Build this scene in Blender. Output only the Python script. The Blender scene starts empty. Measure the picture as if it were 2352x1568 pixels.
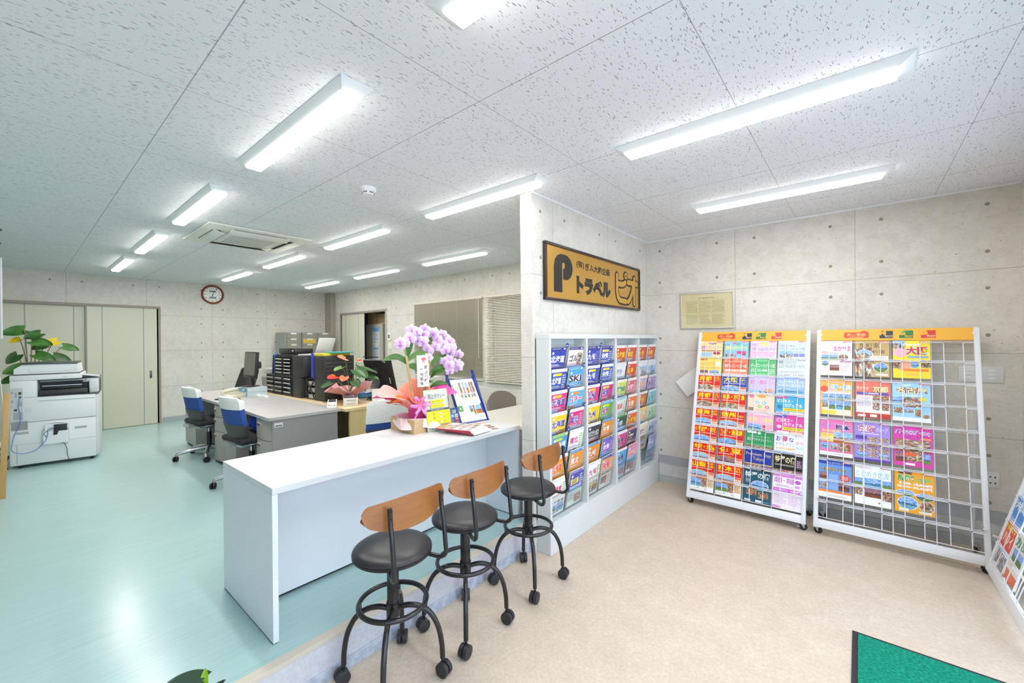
import bpy, bmesh, math, random
from mathutils import Vector, Matrix
from math import pi, sin, cos, radians as rad, sqrt
sc = bpy.context.scene
COL = sc.collection

# ------------------------------------------------------------------ camera
cam_d = bpy.data.cameras.new('camera'); cam = bpy.data.objects.new('camera', cam_d); COL.objects.link(cam)
cam_d.sensor_width = 36.0; cam_d.sensor_fit = 'HORIZONTAL'
cam_d.lens = 36.0 * 954.24 / 2352.0
cam_d.clip_start = 0.02; cam_d.clip_end = 200
_yaw, _pitch, _roll = 0.696424, -0.001895, -0.0087047
_f = Vector((-sin(_yaw) * cos(_pitch), cos(_yaw) * cos(_pitch), sin(_pitch)))
_r = Vector((cos(_yaw), sin(_yaw), 0)); _u = _r.cross(_f)
_r2 = _r * cos(_roll) + _u * sin(_roll); _u2 = -_r * sin(_roll) + _u * cos(_roll)
cam.matrix_world = Matrix(((_r2.x, _u2.x, -_f.x, 0), (_r2.y, _u2.y, -_f.y, 0), (_r2.z, _u2.z, -_f.z, 1.593), (0, 0, 0, 1)))
sc.camera = cam

# ------------------------------------------------------------------ view, world, daylight
vs = sc.view_settings
vs.view_transform = 'Standard'; vs.look = 'None'; vs.gamma = 1.0; vs.use_curve_mapping = False
vs.exposure = 0.80
LAMP = 36.0          # radiance of the lamp diffusers
SKY = 2.8            # daylight outside the entrance windows
wd = bpy.data.worlds.new('daylight'); sc.world = wd; wd.use_nodes = True
_bg = wd.node_tree.nodes['Background']; _bg.inputs[0].default_value = (0.72, 0.82, 1.0, 1); _bg.inputs[1].default_value = SKY
_pl = bpy.data.lights.new('window_portal', 'AREA'); _pl.shape = 'RECTANGLE'; _pl.size = 5.9; _pl.size_y = 2.1
_pl.cycles.is_portal = True
_po = bpy.data.objects.new('window_portal', _pl); COL.objects.link(_po)
_po.location = (0.955, 0.75, 1.20); _po.rotation_euler = (0, rad(90), 0)
_po.rotation_euler = Vector((-1, 0, 0)).to_track_quat('-Z', 'Y').to_euler()
_sn = bpy.data.lights.new('sun', 'SUN'); _sn.energy = 11.0; _sn.angle = rad(.6); _sn.color = (1, .975, .95); _so = bpy.data.objects.new('sun', _sn); COL.objects.link(_so)
_so.rotation_euler = Vector((.66, .12, -.74)).to_track_quat('-Z', 'Y').to_euler()   # behind the building: it lights the pavement outside only
cy = sc.cycles
cy.max_bounces = 7; cy.diffuse_bounces = 5; cy.glossy_bounces = 3; cy.transmission_bounces = 3; cy.transparent_max_bounces = 16
cy.caustics_reflective = False; cy.caustics_refractive = False
cy.sample_clamp_indirect = 6.0

# ------------------------------------------------------------------ colours and materials
def lin(h):
    if isinstance(h, (tuple, list)): return tuple(h[:3]) + (1,)
    h = h.lstrip('#'); c = [int(h[i:i + 2], 16) / 255 for i in (0, 2, 4)]
    return tuple((x / 12.92 if x <= .04045 else ((x + .055) / 1.055) ** 2.4) for x in c) + (1,)
MATS = {}
def mat(col, rough=.5, metal=0., spec=.5, name=None, emit=0, coat=0, trans=0):
    key = (col, rough, metal, spec, emit, coat, trans)
    if key in MATS: return MATS[key]
    m = bpy.data.materials.new(name or ('paint_' + str(col).lstrip('#'))); m.use_nodes = True
    b = m.node_tree.nodes['Principled BSDF']
    b.inputs['Base Color'].default_value = lin(col); b.inputs['Roughness'].default_value = rough
    b.inputs['Metallic'].default_value = metal; b.inputs['Specular IOR Level'].default_value = spec
    b.inputs['Coat Weight'].default_value = coat; b.inputs['Coat Roughness'].default_value = .08
    if emit:
        b.inputs['Emission Color'].default_value = lin(col); b.inputs['Emission Strength'].default_value = emit
    MATS[key] = m
    return m
class N:
    """small node-building helper"""
    def __init__(s, name):
        s.m = bpy.data.materials.new(name); s.m.use_nodes = True; s.t = s.m.node_tree
        s.b = s.t.nodes['Principled BSDF']
    def n(s, typ, **kw):
        nd = s.t.nodes.new(typ)
        for k, v in kw.items():
            if k in nd.inputs: s.put(v, nd.inputs[k])
            else: setattr(nd, k, v)
        return nd
    def put(s, v, inp):
        if hasattr(v, 'is_output') or isinstance(v, bpy.types.NodeSocket): s.t.links.new(v, inp)
        else: inp.default_value = v
    def math(s, op, a, b=None, c=None, clamp=False):
        nd = s.t.nodes.new('ShaderNodeMath'); nd.operation = op; nd.use_clamp = clamp
        s.put(a, nd.inputs[0])
        if b is not None: s.put(b, nd.inputs[1])
        if c is not None: s.put(c, nd.inputs[2])
        return nd.outputs[0]
    def mix(s, fac, a, b, blend='MIX'):
        nd = s.t.nodes.new('ShaderNodeMix'); nd.data_type = 'RGBA'; nd.blend_type = blend
        s.put(fac, nd.inputs[0]); s.put(a, nd.inputs[6]); s.put(b, nd.inputs[7])
        return nd.outputs[2]
    def noise(s, vec, scale, detail=3, rough=.5, dist=0):
        nd = s.t.nodes.new('ShaderNodeTexNoise'); s.t.links.new(vec, nd.inputs['Vector'])
        nd.inputs['Scale'].default_value = scale; nd.inputs['Detail'].default_value = detail
        nd.inputs['Roughness'].default_value = rough; nd.inputs['Distortion'].default_value = dist
        return nd.outputs[0]
    def voro(s, vec, scale, feature='F1', rnd=1.0):
        nd = s.t.nodes.new('ShaderNodeTexVoronoi'); s.t.links.new(vec, nd.inputs['Vector']); nd.feature = feature
        nd.inputs['Scale'].default_value = scale; nd.inputs['Randomness'].default_value = rnd
        return nd
    def ramp(s, fac, stops):
        nd = s.t.nodes.new('ShaderNodeValToRGB'); s.put(fac, nd.inputs[0]); e = nd.color_ramp.elements
        while len(e) < len(stops): e.new(.5)
        for i, (p, c) in enumerate(stops): e[i].position = p; e[i].color = lin(c) if isinstance(c, str) else (c, c, c, 1)
        return nd.outputs[0]
    def coord(s, kind='Object'):
        return s.t.nodes.new('ShaderNodeTexCoord').outputs[kind]
    def scale(s, vec, sx, sy, sz):
        nd = s.t.nodes.new('ShaderNodeMapping'); s.t.links.new(vec, nd.inputs[0]); nd.inputs['Scale'].default_value = (sx, sy, sz)
        return nd.outputs[0]
    def sep(s, vec):
        nd = s.t.nodes.new('ShaderNodeSeparateXYZ'); s.t.links.new(vec, nd.inputs[0]); return nd.outputs
    def set(s, **kw):
        for k, v in kw.items(): s.put(v, s.b.inputs[k.replace('_', ' ')])
        return s.m
    def bump(s, h, strength=.3, dist=.01):
        nd = s.t.nodes.new('ShaderNodeBump'); s.put(h, nd.inputs['Height']); nd.inputs['Strength'].default_value = strength
        nd.inputs['Distance'].default_value = dist; s.t.links.new(nd.outputs[0], s.b.inputs['Normal'])

def concrete(name, axis, u0, period):
    """printed concrete-panel wallpaper: seams, tie holes, pits and mottling"""
    k = N(name); co = k.coord(); xyz = k.sep(co); u = xyz[0] if axis == 'x' else xyz[1]; z = xyz[2]
    fu = k.math('MULTIPLY', k.math('SUBTRACT', k.math('FRACT', k.math('ADD', k.math('DIVIDE', k.math('SUBTRACT', u, u0), period), 40.5)), .5), period)
    fz = k.math('MULTIPLY', k.math('SUBTRACT', k.math('FRACT', k.math('ADD', k.math('DIVIDE', k.math('SUBTRACT', z, 2.095), .628), 40.5)), .5), .628)
    au = k.math('ABSOLUTE', fu); az = k.math('ABSOLUTE', fz)
    seam = k.math('LESS_THAN', k.math('MINIMUM', au, az), .0028)
    du = k.math('SUBTRACT', au, .17); dz = k.math('SUBTRACT', az, .137)
    d = k.math('SQRT', k.math('ADD', k.math('MULTIPLY', du, du), k.math('MULTIPLY', dz, dz)))
    hole = k.math('LESS_THAN', d, .0135)
    big = k.noise(co, 1.6, 4, .6); mid = k.noise(co, 14, 5, .65)
    st = k.scale(co, 30, 30, 75) ; fine = k.noise(st, 1.6, 3, .6)
    v = k.voro(k.scale(co, 26, 26, 60), 1.0); pit = k.math('LESS_THAN', v.outputs['Distance'], k.math('MULTIPLY', k.math('POWER', k.sep(v.outputs['Color'])[0], 7), .20))
    base = k.ramp(k.math('ADD', k.math('MULTIPLY', big, .5), k.math('MULTIPLY', mid, .5)), [(.33, '#cbc6bd'), (.5, '#d8d3cb'), (.68, '#e1ddd7')])
    base = k.mix(k.math('MULTIPLY', k.math('SUBTRACT', .52, fine, clamp=True), 1.2, clamp=True), base, lin('#b3aa9f'))
    base = k.mix(k.math('MULTIPLY', pit, .75), base, lin('#8d857a'))
    base = k.mix(k.math('MULTIPLY', seam, .7), base, lin('#a89e93'))
    base = k.mix(hole, base, lin('#958b80'))
    return k.set(Base_Color=base, Roughness=.75, Specular_IOR_Level=.25)

def ceiling_mat():
    k = N('rockwool_ceiling_board'); co = k.coord(); xyz = k.sep(co); P = .91
    def line(c, o, w): return k.math('LESS_THAN', k.math('ABSOLUTE', k.math('SUBTRACT', k.math('FRACT', k.math('ADD', k.math('DIVIDE', k.math('SUBTRACT', c, o), P), 40.5)), .5)), w / P)
    ln = k.math('MAXIMUM', line(xyz[0], -.4486, .0016), line(xyz[1], .4885, .0022))
    wob = k.noise(co, 38, 2, .5); wv = k.t.nodes.new('ShaderNodeVectorMath'); wv.operation = 'ADD'
    cmb = k.t.nodes.new('ShaderNodeCombineXYZ'); k.put(k.math('MULTIPLY', k.math('SUBTRACT', wob, .5), .022), cmb.inputs[0])
    k.t.links.new(co, wv.inputs[0]); k.t.links.new(cmb.outputs[0], wv.inputs[1])
    v = k.voro(k.scale(wv.outputs[0], 190, 31, 1), 1.0); v.voronoi_dimensions = '2D'
    rnd = k.sep(v.outputs['Color'])[0]
    worm = k.math('LESS_THAN', v.outputs['Distance'], k.math('MULTIPLY', k.math('GREATER_THAN', rnd, .80), k.math('MULTIPLY', k.math('POWER', rnd, 4.0), .36)))
    v2 = k.voro(k.scale(co, 62, 62, 1), 1.0); v2.voronoi_dimensions = '2D'
    dot = k.math('LESS_THAN', v2.outputs['Distance'], k.math('MULTIPLY', k.math('GREATER_THAN', k.sep(v2.outputs['Color'])[1], .80), .095))
    base = k.mix(k.math('MULTIPLY', k.noise(co, 3, 2), .25), lin('#e4e5e9'), lin('#dedfe3'))
    base = k.mix(k.math('MULTIPLY', k.math('MAXIMUM', worm, dot), .66), base, lin('#5c5955'))
    base = k.mix(k.math('MULTIPLY', ln, .75), base, lin('#8d8a86'))
    return k.set(Base_Color=base, Roughness=.85, Specular_IOR_Level=.2)

def beige_floor():
    k = N('beige_vinyl_floor'); co = k.coord()
    a = k.noise(co, 7, 5, .7); b = k.noise(co, 55, 5, .7, .5); c = k.noise(k.scale(co, 1, 1, 1), 160, 2, .6)
    base = k.ramp(k.math('ADD', k.math('MULTIPLY', a, .35), k.math('MULTIPLY', b, .65)), [(.34, '#c0ae9b'), (.5, '#ccbcaa'), (.66, '#d8cbbd')])
    base = k.mix(k.math('MULTIPLY', k.math('GREATER_THAN', c, .66), .35), base, lin('#e6dacc'))
    return k.set(Base_Color=base, Roughness=.42, Specular_IOR_Level=.4)
def teal_floor():
    k = N('teal_vinyl_floor'); co = k.coord()
    s1 = k.noise(k.scale(co, 90, 2.2, 1), 1, 4, .65); s2 = k.noise(co, 1.4, 3)
    base = k.ramp(k.math('ADD', k.math('MULTIPLY', s1, .7), k.math('MULTIPLY', s2, .3)), [(.3, '#a1c1c0'), (.5, '#a9c8c6'), (.72, '#b1cecc')])
    x = k.sep(co)[0]
    sm = k.math('LESS_THAN', k.math('ABSOLUTE', k.math('SUBTRACT', k.math('FRACT', k.math('DIVIDE', k.math('ADD', x, 30.1), .1515)), .5)), .008)
    base = k.mix(k.math('MULTIPLY', sm, .12), base, lin('#6f9a98'))
    k.bump(k.noise(co, 9, 2), .05, .004)
    return k.set(Base_Color=base, Roughness=k.math('MULTIPLY_ADD', s1, .12, .17), Specular_IOR_Level=.5)
def wood(name, c1, c2, ax, sc_=1.0, rough=.4):
    k = N(name); co = k.coord(); s = [22 * sc_, 22 * sc_, 22 * sc_]; s['xyz'.index(ax)] = 1.6 * sc_
    n = k.noise(k.scale(co, *s), 1, 5, .65, .6)
    n2 = k.noise(k.scale(co, *[q * 5 for q in s]), 1, 3, .6)
    base = k.ramp(k.math('ADD', k.math('MULTIPLY', n, .7), k.math('MULTIPLY', n2, .3)), [(.32, c1), (.66, c2)])
    return k.set(Base_Color=base, Roughness=rough)
def speck(name, c1, c2, scale, rough=.6, lo=.4, hi=.6):
    k = N(name); n = k.noise(k.coord(), scale, 3, .6)
    return k.set(Base_Color=k.ramp(n, [(lo, c1), (hi, c2)]), Roughness=rough)
def clear_mat(name, tint, refl):
    m = bpy.data.materials.new(name); m.use_nodes = True; t = m.node_tree; t.nodes.clear()
    o = t.nodes.new('ShaderNodeOutputMaterial'); mx = t.nodes.new('ShaderNodeMixShader'); tr = t.nodes.new('ShaderNodeBsdfTransparent')
    gl = t.nodes.new('ShaderNodeBsdfGlossy'); fr = t.nodes.new('ShaderNodeLayerWeight'); fr.inputs[0].default_value = .5; pw_ = t.nodes.new('ShaderNodeMath'); pw_.operation = 'POWER'; pw_.inputs[1].default_value = 4.0; ma = t.nodes.new('ShaderNodeMath'); ma.operation = 'MULTIPLY_ADD'; ma.inputs[1].default_value = .45; ma.inputs[2].default_value = refl * .3; t.links.new(fr.outputs['Facing'], pw_.inputs[0]); t.links.new(pw_.outputs[0], ma.inputs[0])
    tr.inputs[0].default_value = lin(tint); gl.inputs['Roughness'].default_value = .04
    t.links.new(ma.outputs[0], mx.inputs[0]); t.links.new(tr.outputs[0], mx.inputs[1]); t.links.new(gl.outputs[0], mx.inputs[2]); t.links.new(mx.outputs[0], o.inputs[0])
    return m
def photo_mat(kind):
    """printed picture on a cover, drawn in the picture's own UV square"""
    k = N('printed_picture_' + kind); uv = k.coord('UV'); x, y, _ = k.sep(uv)
    oi = k.t.nodes.new('ShaderNodeObjectInfo').outputs['Random']
    w = k.math('MULTIPLY', oi, 37.0); off = k.t.nodes.new('ShaderNodeVectorMath'); off.operation = 'ADD'
    cb = k.t.nodes.new('ShaderNodeCombineXYZ'); k.put(w, cb.inputs[2]); k.put(w, cb.inputs[0])
    k.t.links.new(uv, off.inputs[0]); k.t.links.new(cb.outputs[0], off.inputs[1]); p = off.outputs[0]
    if kind in ('land', 'sea', 'dusk', 'autumn'):
        sky, cloud, hill, lo1, lo2 = {'land': ('#3f86d8', '#dfeefb', '#4d6f86', '#2f5a22', '#8fae4a'), 'sea': ('#3c8fe0', '#f0f7ff', '#3e6b8f', '#2c78b4', '#8fd0dc'),
            'dusk': ('#6a5a8c', '#f0a050', '#4a2f38', '#3a2420', '#b06030'), 'autumn': ('#6fa8d8', '#f2efe6', '#8a5a3a', '#a83a1c', '#d89a3a')}[kind]
        n = k.noise(k.scale(p, 3, 1, 1), 2.2, 4, .6); hz = k.math('MULTIPLY_ADD', n, .5, .22)
        skyc = k.mix(k.math('MULTIPLY_ADD', k.noise(k.scale(p, 2, 5, 1), 2, 4, .6), 2.4, -.9, clamp=True), lin(sky), lin(cloud))
        gr = k.ramp(k.noise(k.scale(p, 9, 14, 1), 1.6, 5, .7), [(.36, lo1), (.64, lo2)])
        c = k.mix(k.math('LESS_THAN', y, hz), skyc, lin(hill)); c = k.mix(k.math('LESS_THAN', y, k.math('MULTIPLY', hz, .72)), c, gr)
    elif kind == 'food':
        v = k.voro(p, 7); c = k.ramp(k.sep(v.outputs['Color'])[0], [(.0, '#f2e6d2'), (.3, '#b8482a'), (.5, '#e8b070'), (.7, '#5c3a22'), (.85, '#f6f0e6'), (1, '#7a9a3c')])
        c = k.mix(k.math('MULTIPLY', v.outputs['Distance'], .8, clamp=True), c, lin('#3a2418'))
    elif kind == 'city':
        v = k.voro(k.scale(p, 9, 3.2, 1), 1.6); v.distance = 'CHEBYCHEV'
        c = k.ramp(k.sep(v.outputs['Color'])[0], [(0, '#20304c'), (.3, '#5f7fa8'), (.5, '#e8e0d0'), (.75, '#8a5a48'), (1, '#d8c060')])
        c = k.mix(k.math('GREATER_THAN', y, k.math('MULTIPLY_ADD', k.sep(v.outputs['Color'])[1], .5, .4)), c, lin('#9cc4ee'))
    else:
        v = k.voro(k.scale(p, 5, 4, 1), 2.0)
        c = k.ramp(k.sep(v.outputs['Color'])[1], [(0, '#f4f4f2'), (.2, '#8c8478'), (.4, '#d8c49c'), (.6, '#5a6a7a'), (.8, '#c4503c'), (1, '#3c5a3c')])
    return k.set(Base_Color=c, Roughness=.35)
PHOTO = {}
def pm(kind):
    if kind not in PHOTO: PHOTO[kind] = photo_mat(kind)
    return PHOTO[kind]

# ------------------------------------------------------------------ mesh building
_txt = {}
def glyphs(s, bold=0.0):
    key = (s, bold)
    if key not in _txt:
        c = bpy.data.curves.new('lettering', 'FONT'); c.body = s; c.offset = bold; c.resolution_u = 2
        o = bpy.data.objects.new('lettering', c); COL.objects.link(o)
        me = bpy.data.meshes.new_from_object(o.evaluated_get(bpy.context.evaluated_depsgraph_get()))
        vs_ = [(v.co.x, v.co.y) for v in me.vertices]; fs = [tuple(p.vertices) for p in me.polygons]
        bpy.data.objects.remove(o); bpy.data.curves.remove(c); bpy.data.meshes.remove(me)
        if vs_:
            x0 = min(v[0] for v in vs_); x1 = max(v[0] for v in vs_); y0 = min(v[1] for v in vs_); y1 = max(v[1] for v in vs_)
            if s in ('ー', '一', '-'): y0, y1 = y0 - .4, y1 + .4
            vs_ = [((v[0] - x0) / max(x1 - x0, 1e-6), (v[1] - y0) / max(y1 - y0, 1e-6)) for v in vs_]
        _txt[key] = (vs_, fs)
    return _txt[key]
class Art:
    """flat printed artwork: layers of rectangles, ellipses, pictures and lettering in (u, v)"""
    def __init__(s, seed=1): s.it = []; s.rn = random.Random(seed)
    def poly(s, pts, c): s.it.append(('p', pts, [tuple(range(len(pts)))], c, None)); return s
    def rect(s, u0, v0, u1, v1, c): return s.poly([(u0, v0), (u1, v0), (u1, v1), (u0, v1)], c)
    def ell(s, cu, cv, ru, rv, c, n=28): return s.poly([(cu + ru * cos(2 * pi * i / n), cv + rv * sin(2 * pi * i / n)) for i in range(n)], c)
    def rrect(s, u0, v0, u1, v1, r, c):
        P = []
        for cx, cy_, a0 in ((u1 - r, v1 - r, 0), (u0 + r, v1 - r, 90), (u0 + r, v0 + r, 180), (u1 - r, v0 + r, 270)):
            P += [(cx + r * cos(rad(a0 + t)), cy_ + r * sin(rad(a0 + t))) for t in (0, 30, 60, 90)]
        return s.poly(P, c)
    def pic(s, u0, v0, u1, v1, kind):
        s.it.append(('u', [(u0, v0), (u1, v0), (u1, v1), (u0, v1)], [(0, 1, 2, 3)], pm(kind), [(0, 0), (1, 0), (1, 1), (0, 1)])); return s
    def epic(s, cu, cv, ru, rv, kind, n=28, a0=0, a1=360):
        P = [(cos(rad(a0 + (a1 - a0) * i / n)), sin(rad(a0 + (a1 - a0) * i / n))) for i in range(n + (a1 - a0 < 360))]
        s.it.append(('u', [(cu + ru * a, cv + rv * b) for a, b in P], [tuple(range(len(P)))], pm(kind), [(.5 + .5 * a, .5 + .5 * b) for a, b in P])); return s
    def text(s, t, u0, v0, u1, v1, c, bold=.012, slant=0):
        g, f = glyphs(t, bold)
        if g: s.it.append(('t', [(u0 + (u1 - u0) * x + slant * (y - .5) * (v1 - v0), v0 + (v1 - v0) * y) for x, y in g], f, c, None))
        return s
    def stroke(s, pts, w, c):
        for a, b in zip(pts, pts[1:]):
            d = Vector((b[0] - a[0], b[1] - a[1])).normalized() * (w / 2); s.poly([(a[0] + d.y, a[1] - d.x), (b[0] + d.y, b[1] - d.x), (b[0] - d.y, b[1] + d.x), (a[0] - d.y, a[1] + d.x)], c)
        for p in pts: s.ell(p[0], p[1], w / 2, w / 2, c, 16)
        return s
    def vtext(s, t, u0, v0, u1, v1, c, bold=.012):
        h = (v1 - v0) / len(t)
        for i, ch in enumerate(t): s.text(ch, u0, v1 - (i + .92) * h, u1, v1 - (i + .08) * h, c, bold)
        return s
    def otext(s, t, u0, v0, u1, v1, c, oc, bold=.012, ow=.06):
        e = ow * (v1 - v0)
        s.text(t, u0 - e * .5, v0 - e * .5, u1 + e * .5, v1 + e * .5, oc, bold + ow)
        return s.text(t, u0, v0, u1, v1, c, bold)
    def lines(s, u0, v0, u1, v1, n, c, fill=.55):
        """small print too fine to read"""
        h = (v1 - v0) / n; V = []; F = []
        for i in range(n):
            u = u0; a = v0 + (i + .5 - fill / 2) * h; b = a + fill * h
            end = u1 - (s.rn.random() * .35 * (u1 - u0) if s.rn.random() < .4 else 0)
            while u < end:
                w = min((.4 + s.rn.random()) * h * 1.1, end - u)
                k = len(V); V += [(u, a), (u + w, a), (u + w, b), (u, b)]; F.append((k, k + 1, k + 2, k + 3)); u += w + h * .28
        if F: s.it.append(('t', V, F, c, None))
        return s
def cm(c, rough=.35): return c if not isinstance(c, str) else mat(c, rough)
class B:
    def __init__(s): s.v = []; s.f = []; s.mi = []; s.uv = []; s.ms = []; s.M = None
    def add(s, vs_, fs, m, uv=None):
        m = cm(m)
        if m not in s.ms: s.ms.append(m)
        k = len(s.v); i = s.ms.index(m)
        s.v += [tuple(s.M @ Vector(p)) for p in vs_] if s.M is not None else [tuple(p) for p in vs_]
        for f in fs:
            s.f.append(tuple(k + a for a in f)); s.mi.append(i); s.uv.append([uv[a] for a in f] if uv else [(0, 0)] * len(f))
        return s
    def at(s, x=0, y=0, z=0, rx=0, ry=0, rz=0):
        s.M = Matrix.Translation((x, y, z)) @ Matrix.Rotation(rad(rz), 4, 'Z') @ Matrix.Rotation(rad(ry), 4, 'Y') @ Matrix.Rotation(rad(rx), 4, 'X'); return s
    def off(s): s.M = None; return s
    def box(s, x0, x1, y0, y1, z0, z1, m, bev=0, seg=2):
        V = [(x0, y0, z0), (x1, y0, z0), (x1, y1, z0), (x0, y1, z0), (x0, y0, z1), (x1, y0, z1), (x1, y1, z1), (x0, y1, z1)]
        F = [(0, 3, 2, 1), (4, 5, 6, 7), (0, 1, 5, 4), (1, 2, 6, 5), (2, 3, 7, 6), (3, 0, 4, 7)]
        if not bev: return s.add(V, F, m)
        b = bmesh.new(); bv = [b.verts.new(p) for p in V]
        for f in F: b.faces.new([bv[i] for i in f])
        bmesh.ops.bevel(b, geom=list(b.edges), offset=min(bev, .49 * min(abs(x1 - x0), abs(y1 - y0), abs(z1 - z0))), segments=seg, profile=.5, affect='EDGES')
        b.verts.index_update(); s.add([v.co[:] for v in b.verts], [tuple(v.index for v in f.verts) for f in b.faces], m); b.free(); return s
    def tube(s, path, r, m, n=10, closed=False, caps=True):
        P = [Vector(p) for p in path]; V = []; F = []; L = len(P); rr = r if isinstance(r, (list, tuple)) else [r] * L
        T = []
        for i in range(L):
            a = P[(i - 1) % L] if (closed or i > 0) else P[i]; b = P[(i + 1) % L] if (closed or i < L - 1) else P[i]
            T.append((b - a).normalized())
        up = Vector((0, 0, 1)) if abs(T[0].z) < .9 else Vector((1, 0, 0)); nrm = (up - T[0] * up.dot(T[0])).normalized()
        for i in range(L):
            if i: nrm = (nrm - T[i] * nrm.dot(T[i])).normalized()
            bi = T[i].cross(nrm)
            V += [tuple(P[i] + (nrm * cos(2 * pi * j / n) + bi * sin(2 * pi * j / n)) * rr[i]) for j in range(n)]
        for i in range(L if closed else L - 1):
            a = i * n; b = ((i + 1) % L) * n
            F += [(a + j, a + (j + 1) % n, b + (j + 1) % n, b + j) for j in range(n)]
        if caps and not closed: F += [tuple(range(n - 1, -1, -1)), tuple(range((L - 1) * n, L * n))]
        return s.add(V, F, m)
    def cyl(s, p0, p1, r, m, n=20, r1=None): return s.tube([p0, p1], [r, r if r1 is None else r1], m, n)
    def lathe(s, prof, m, n=32, c=(0, 0, 0)):
        V = []; F = []; L = len(prof)
        for r, z in prof: V += [(c[0] + r * cos(2 * pi * j / n), c[1] + r * sin(2 * pi * j / n), c[2] + z) for j in range(n)]
        for i in range(L - 1): F += [(i * n + j, i * n + (j + 1) % n, (i + 1) * n + (j + 1) % n, (i + 1) * n + j) for j in range(n)]
        if prof[0][0] > 1e-4: F.append(tuple(range(n - 1, -1, -1)))
        if prof[-1][0] > 1e-4: F.append(tuple(range((L - 1) * n, L * n)))
        return s.add(V, F, m)
    def prism(s, pts, ax, d0, d1, m):
        """polygon pts in the plane across ax, extruded from d0 to d1"""
        def mk(a, b, d): return {'x': (d, a, b), 'y': (a, d, b), 'z': (a, b, d)}[ax]
        n = len(pts); V = [mk(a, b, d0) for a, b in pts] + [mk(a, b, d1) for a, b in pts]
        F = [tuple(range(n)), tuple(range(2 * n - 1, n - 1, -1))] + [(i, i + n, (i + 1) % n + n, (i + 1) % n) for i in range(n)]
        return s.add(V, F, m)
    def grid(s, fn, nu, nv, m, thick=0, rim_m=None, uvs=False):
        """surface fn(u, v) -> point with u, v in 0..1; thick gives it a back side"""
        V = [Vector(fn(i / nu, j / nv)) for j in range(nv + 1) for i in range(nu + 1)]; W = nu + 1
        F = [(j * W + i, j * W + i + 1, (j + 1) * W + i + 1, (j + 1) * W + i) for j in range(nv) for i in range(nu)]
        if thick:
            N_ = []
            for j in range(nv + 1):
                for i in range(nu + 1):
                    a = V[j * W + min(i + 1, nu)] - V[j * W + max(i - 1, 0)]; b = V[min(j + 1, nv) * W + i] - V[max(j - 1, 0) * W + i]
                    q = a.cross(b); N_.append(q.normalized() if q.length > 1e-9 else Vector((0, 0, 1)))
            K = len(V); V2 = [V[i] - N_[i] * thick for i in range(K)]
            F2 = [tuple(K + a for a in reversed(f)) for f in F]
            rim = [i for i in range(W)] + [j * W + nu for j in range(1, nv + 1)] + [nv * W + i for i in range(nu - 1, -1, -1)] + [j * W for j in range(nv - 1, 0, -1)]
            F3 = [(rim[i], K + rim[i], K + rim[(i + 1) % len(rim)], rim[(i + 1) % len(rim)]) for i in range(len(rim))]
            s.add([tuple(v) for v in V + V2], F + F2, m)
            K0 = len(s.v) - 2 * K; s.add([], [], rim_m or m); i = s.ms.index(cm(rim_m or m))
            for f in F3: s.f.append(tuple(K0 + a for a in f)); s.mi.append(i); s.uv.append([(0, 0)] * 4)
            return s
        return s.add([tuple(v) for v in V], F, m, [(i / nu, j / nv) for j in range(nv + 1) for i in range(nu + 1)])
    def art(s, A, o, U, W, Nn, step=.00009, base=.0002):
        o = Vector(o); U = Vector(U); W = Vector(W); Nn = Vector(Nn)
        for i, (k, pts, F, c, uv) in enumerate(A.it):
            d = base + step * i
            s.add([tuple(o + U * a + W * b + Nn * d) for a, b in pts], F, c, uv)
        return s
    def build(s, name, parent=None, loc=(0, 0, 0), rot=(0, 0, 0), smooth=True, ang=38):
        me = bpy.data.meshes.new(name); me.from_pydata(s.v, [], s.f)
        for m in s.ms: me.materials.append(m)
        me.polygons.foreach_set('material_index', s.mi)
        ul = me.uv_layers.new(name='UVMap'); ul.data.foreach_set('uv', [c for f in s.uv for p in f for c in p])
        if smooth:
            me.polygons.foreach_set('use_smooth', [True] * len(s.f)); me.set_sharp_from_angle(angle=rad(ang))
        me.update(); me.validate()
        o = bpy.data.objects.new(name, me); COL.objects.link(o); o.location = loc; o.rotation_euler = [rad(a) for a in rot]
        if parent: o.parent = parent
        return o
def tag(o, label=None, cat=None, group=None, kind=None):
    for k, v in (('label', label), ('category', cat), ('group', group), ('kind', kind)):
        if v: o[k] = v
    return o
def thing(name, label, cat, loc=(0, 0, 0), rz=0, group=None):
    o = bpy.data.objects.new(name, None); COL.objects.link(o); o.location = loc; o.rotation_euler = (0, 0, rad(rz)); o.empty_display_size = .1
    return tag(o, label, cat, group)
def kids(o): return [c for c in bpy.data.objects if c.parent == o]
def dup(root, loc, rz=None, label=None):
    r = root.copy(); COL.objects.link(r); r.location = loc
    if rz is not None: r.rotation_euler = (0, 0, rad(rz))
    if label: r['label'] = label
    for ch in kids(root):
        c = ch.copy(); COL.objects.link(c); c.parent = r
        for g in kids(ch):
            d = g.copy(); COL.objects.link(d); d.parent = c
    return r
def struct(b, name, label, cat): return tag(b.build(name, smooth=False), label, cat, kind='structure')
def bez(p, n=8):
    """smooth curve through points (Catmull-Rom)"""
    P = [Vector(q) for q in p]; out = []
    for i in range(len(P) - 1):
        a = P[max(i - 1, 0)]; b = P[i]; c = P[i + 1]; d = P[min(i + 2, len(P) - 1)]
        for t in range(n):
            t = t / n; out.append(.5 * ((2 * b) + (c - a) * t + (2 * a - 5 * b + 4 * c - d) * t * t + (3 * b - a - 3 * c + d) * t ** 3))
    return out + [P[-1]]

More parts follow.
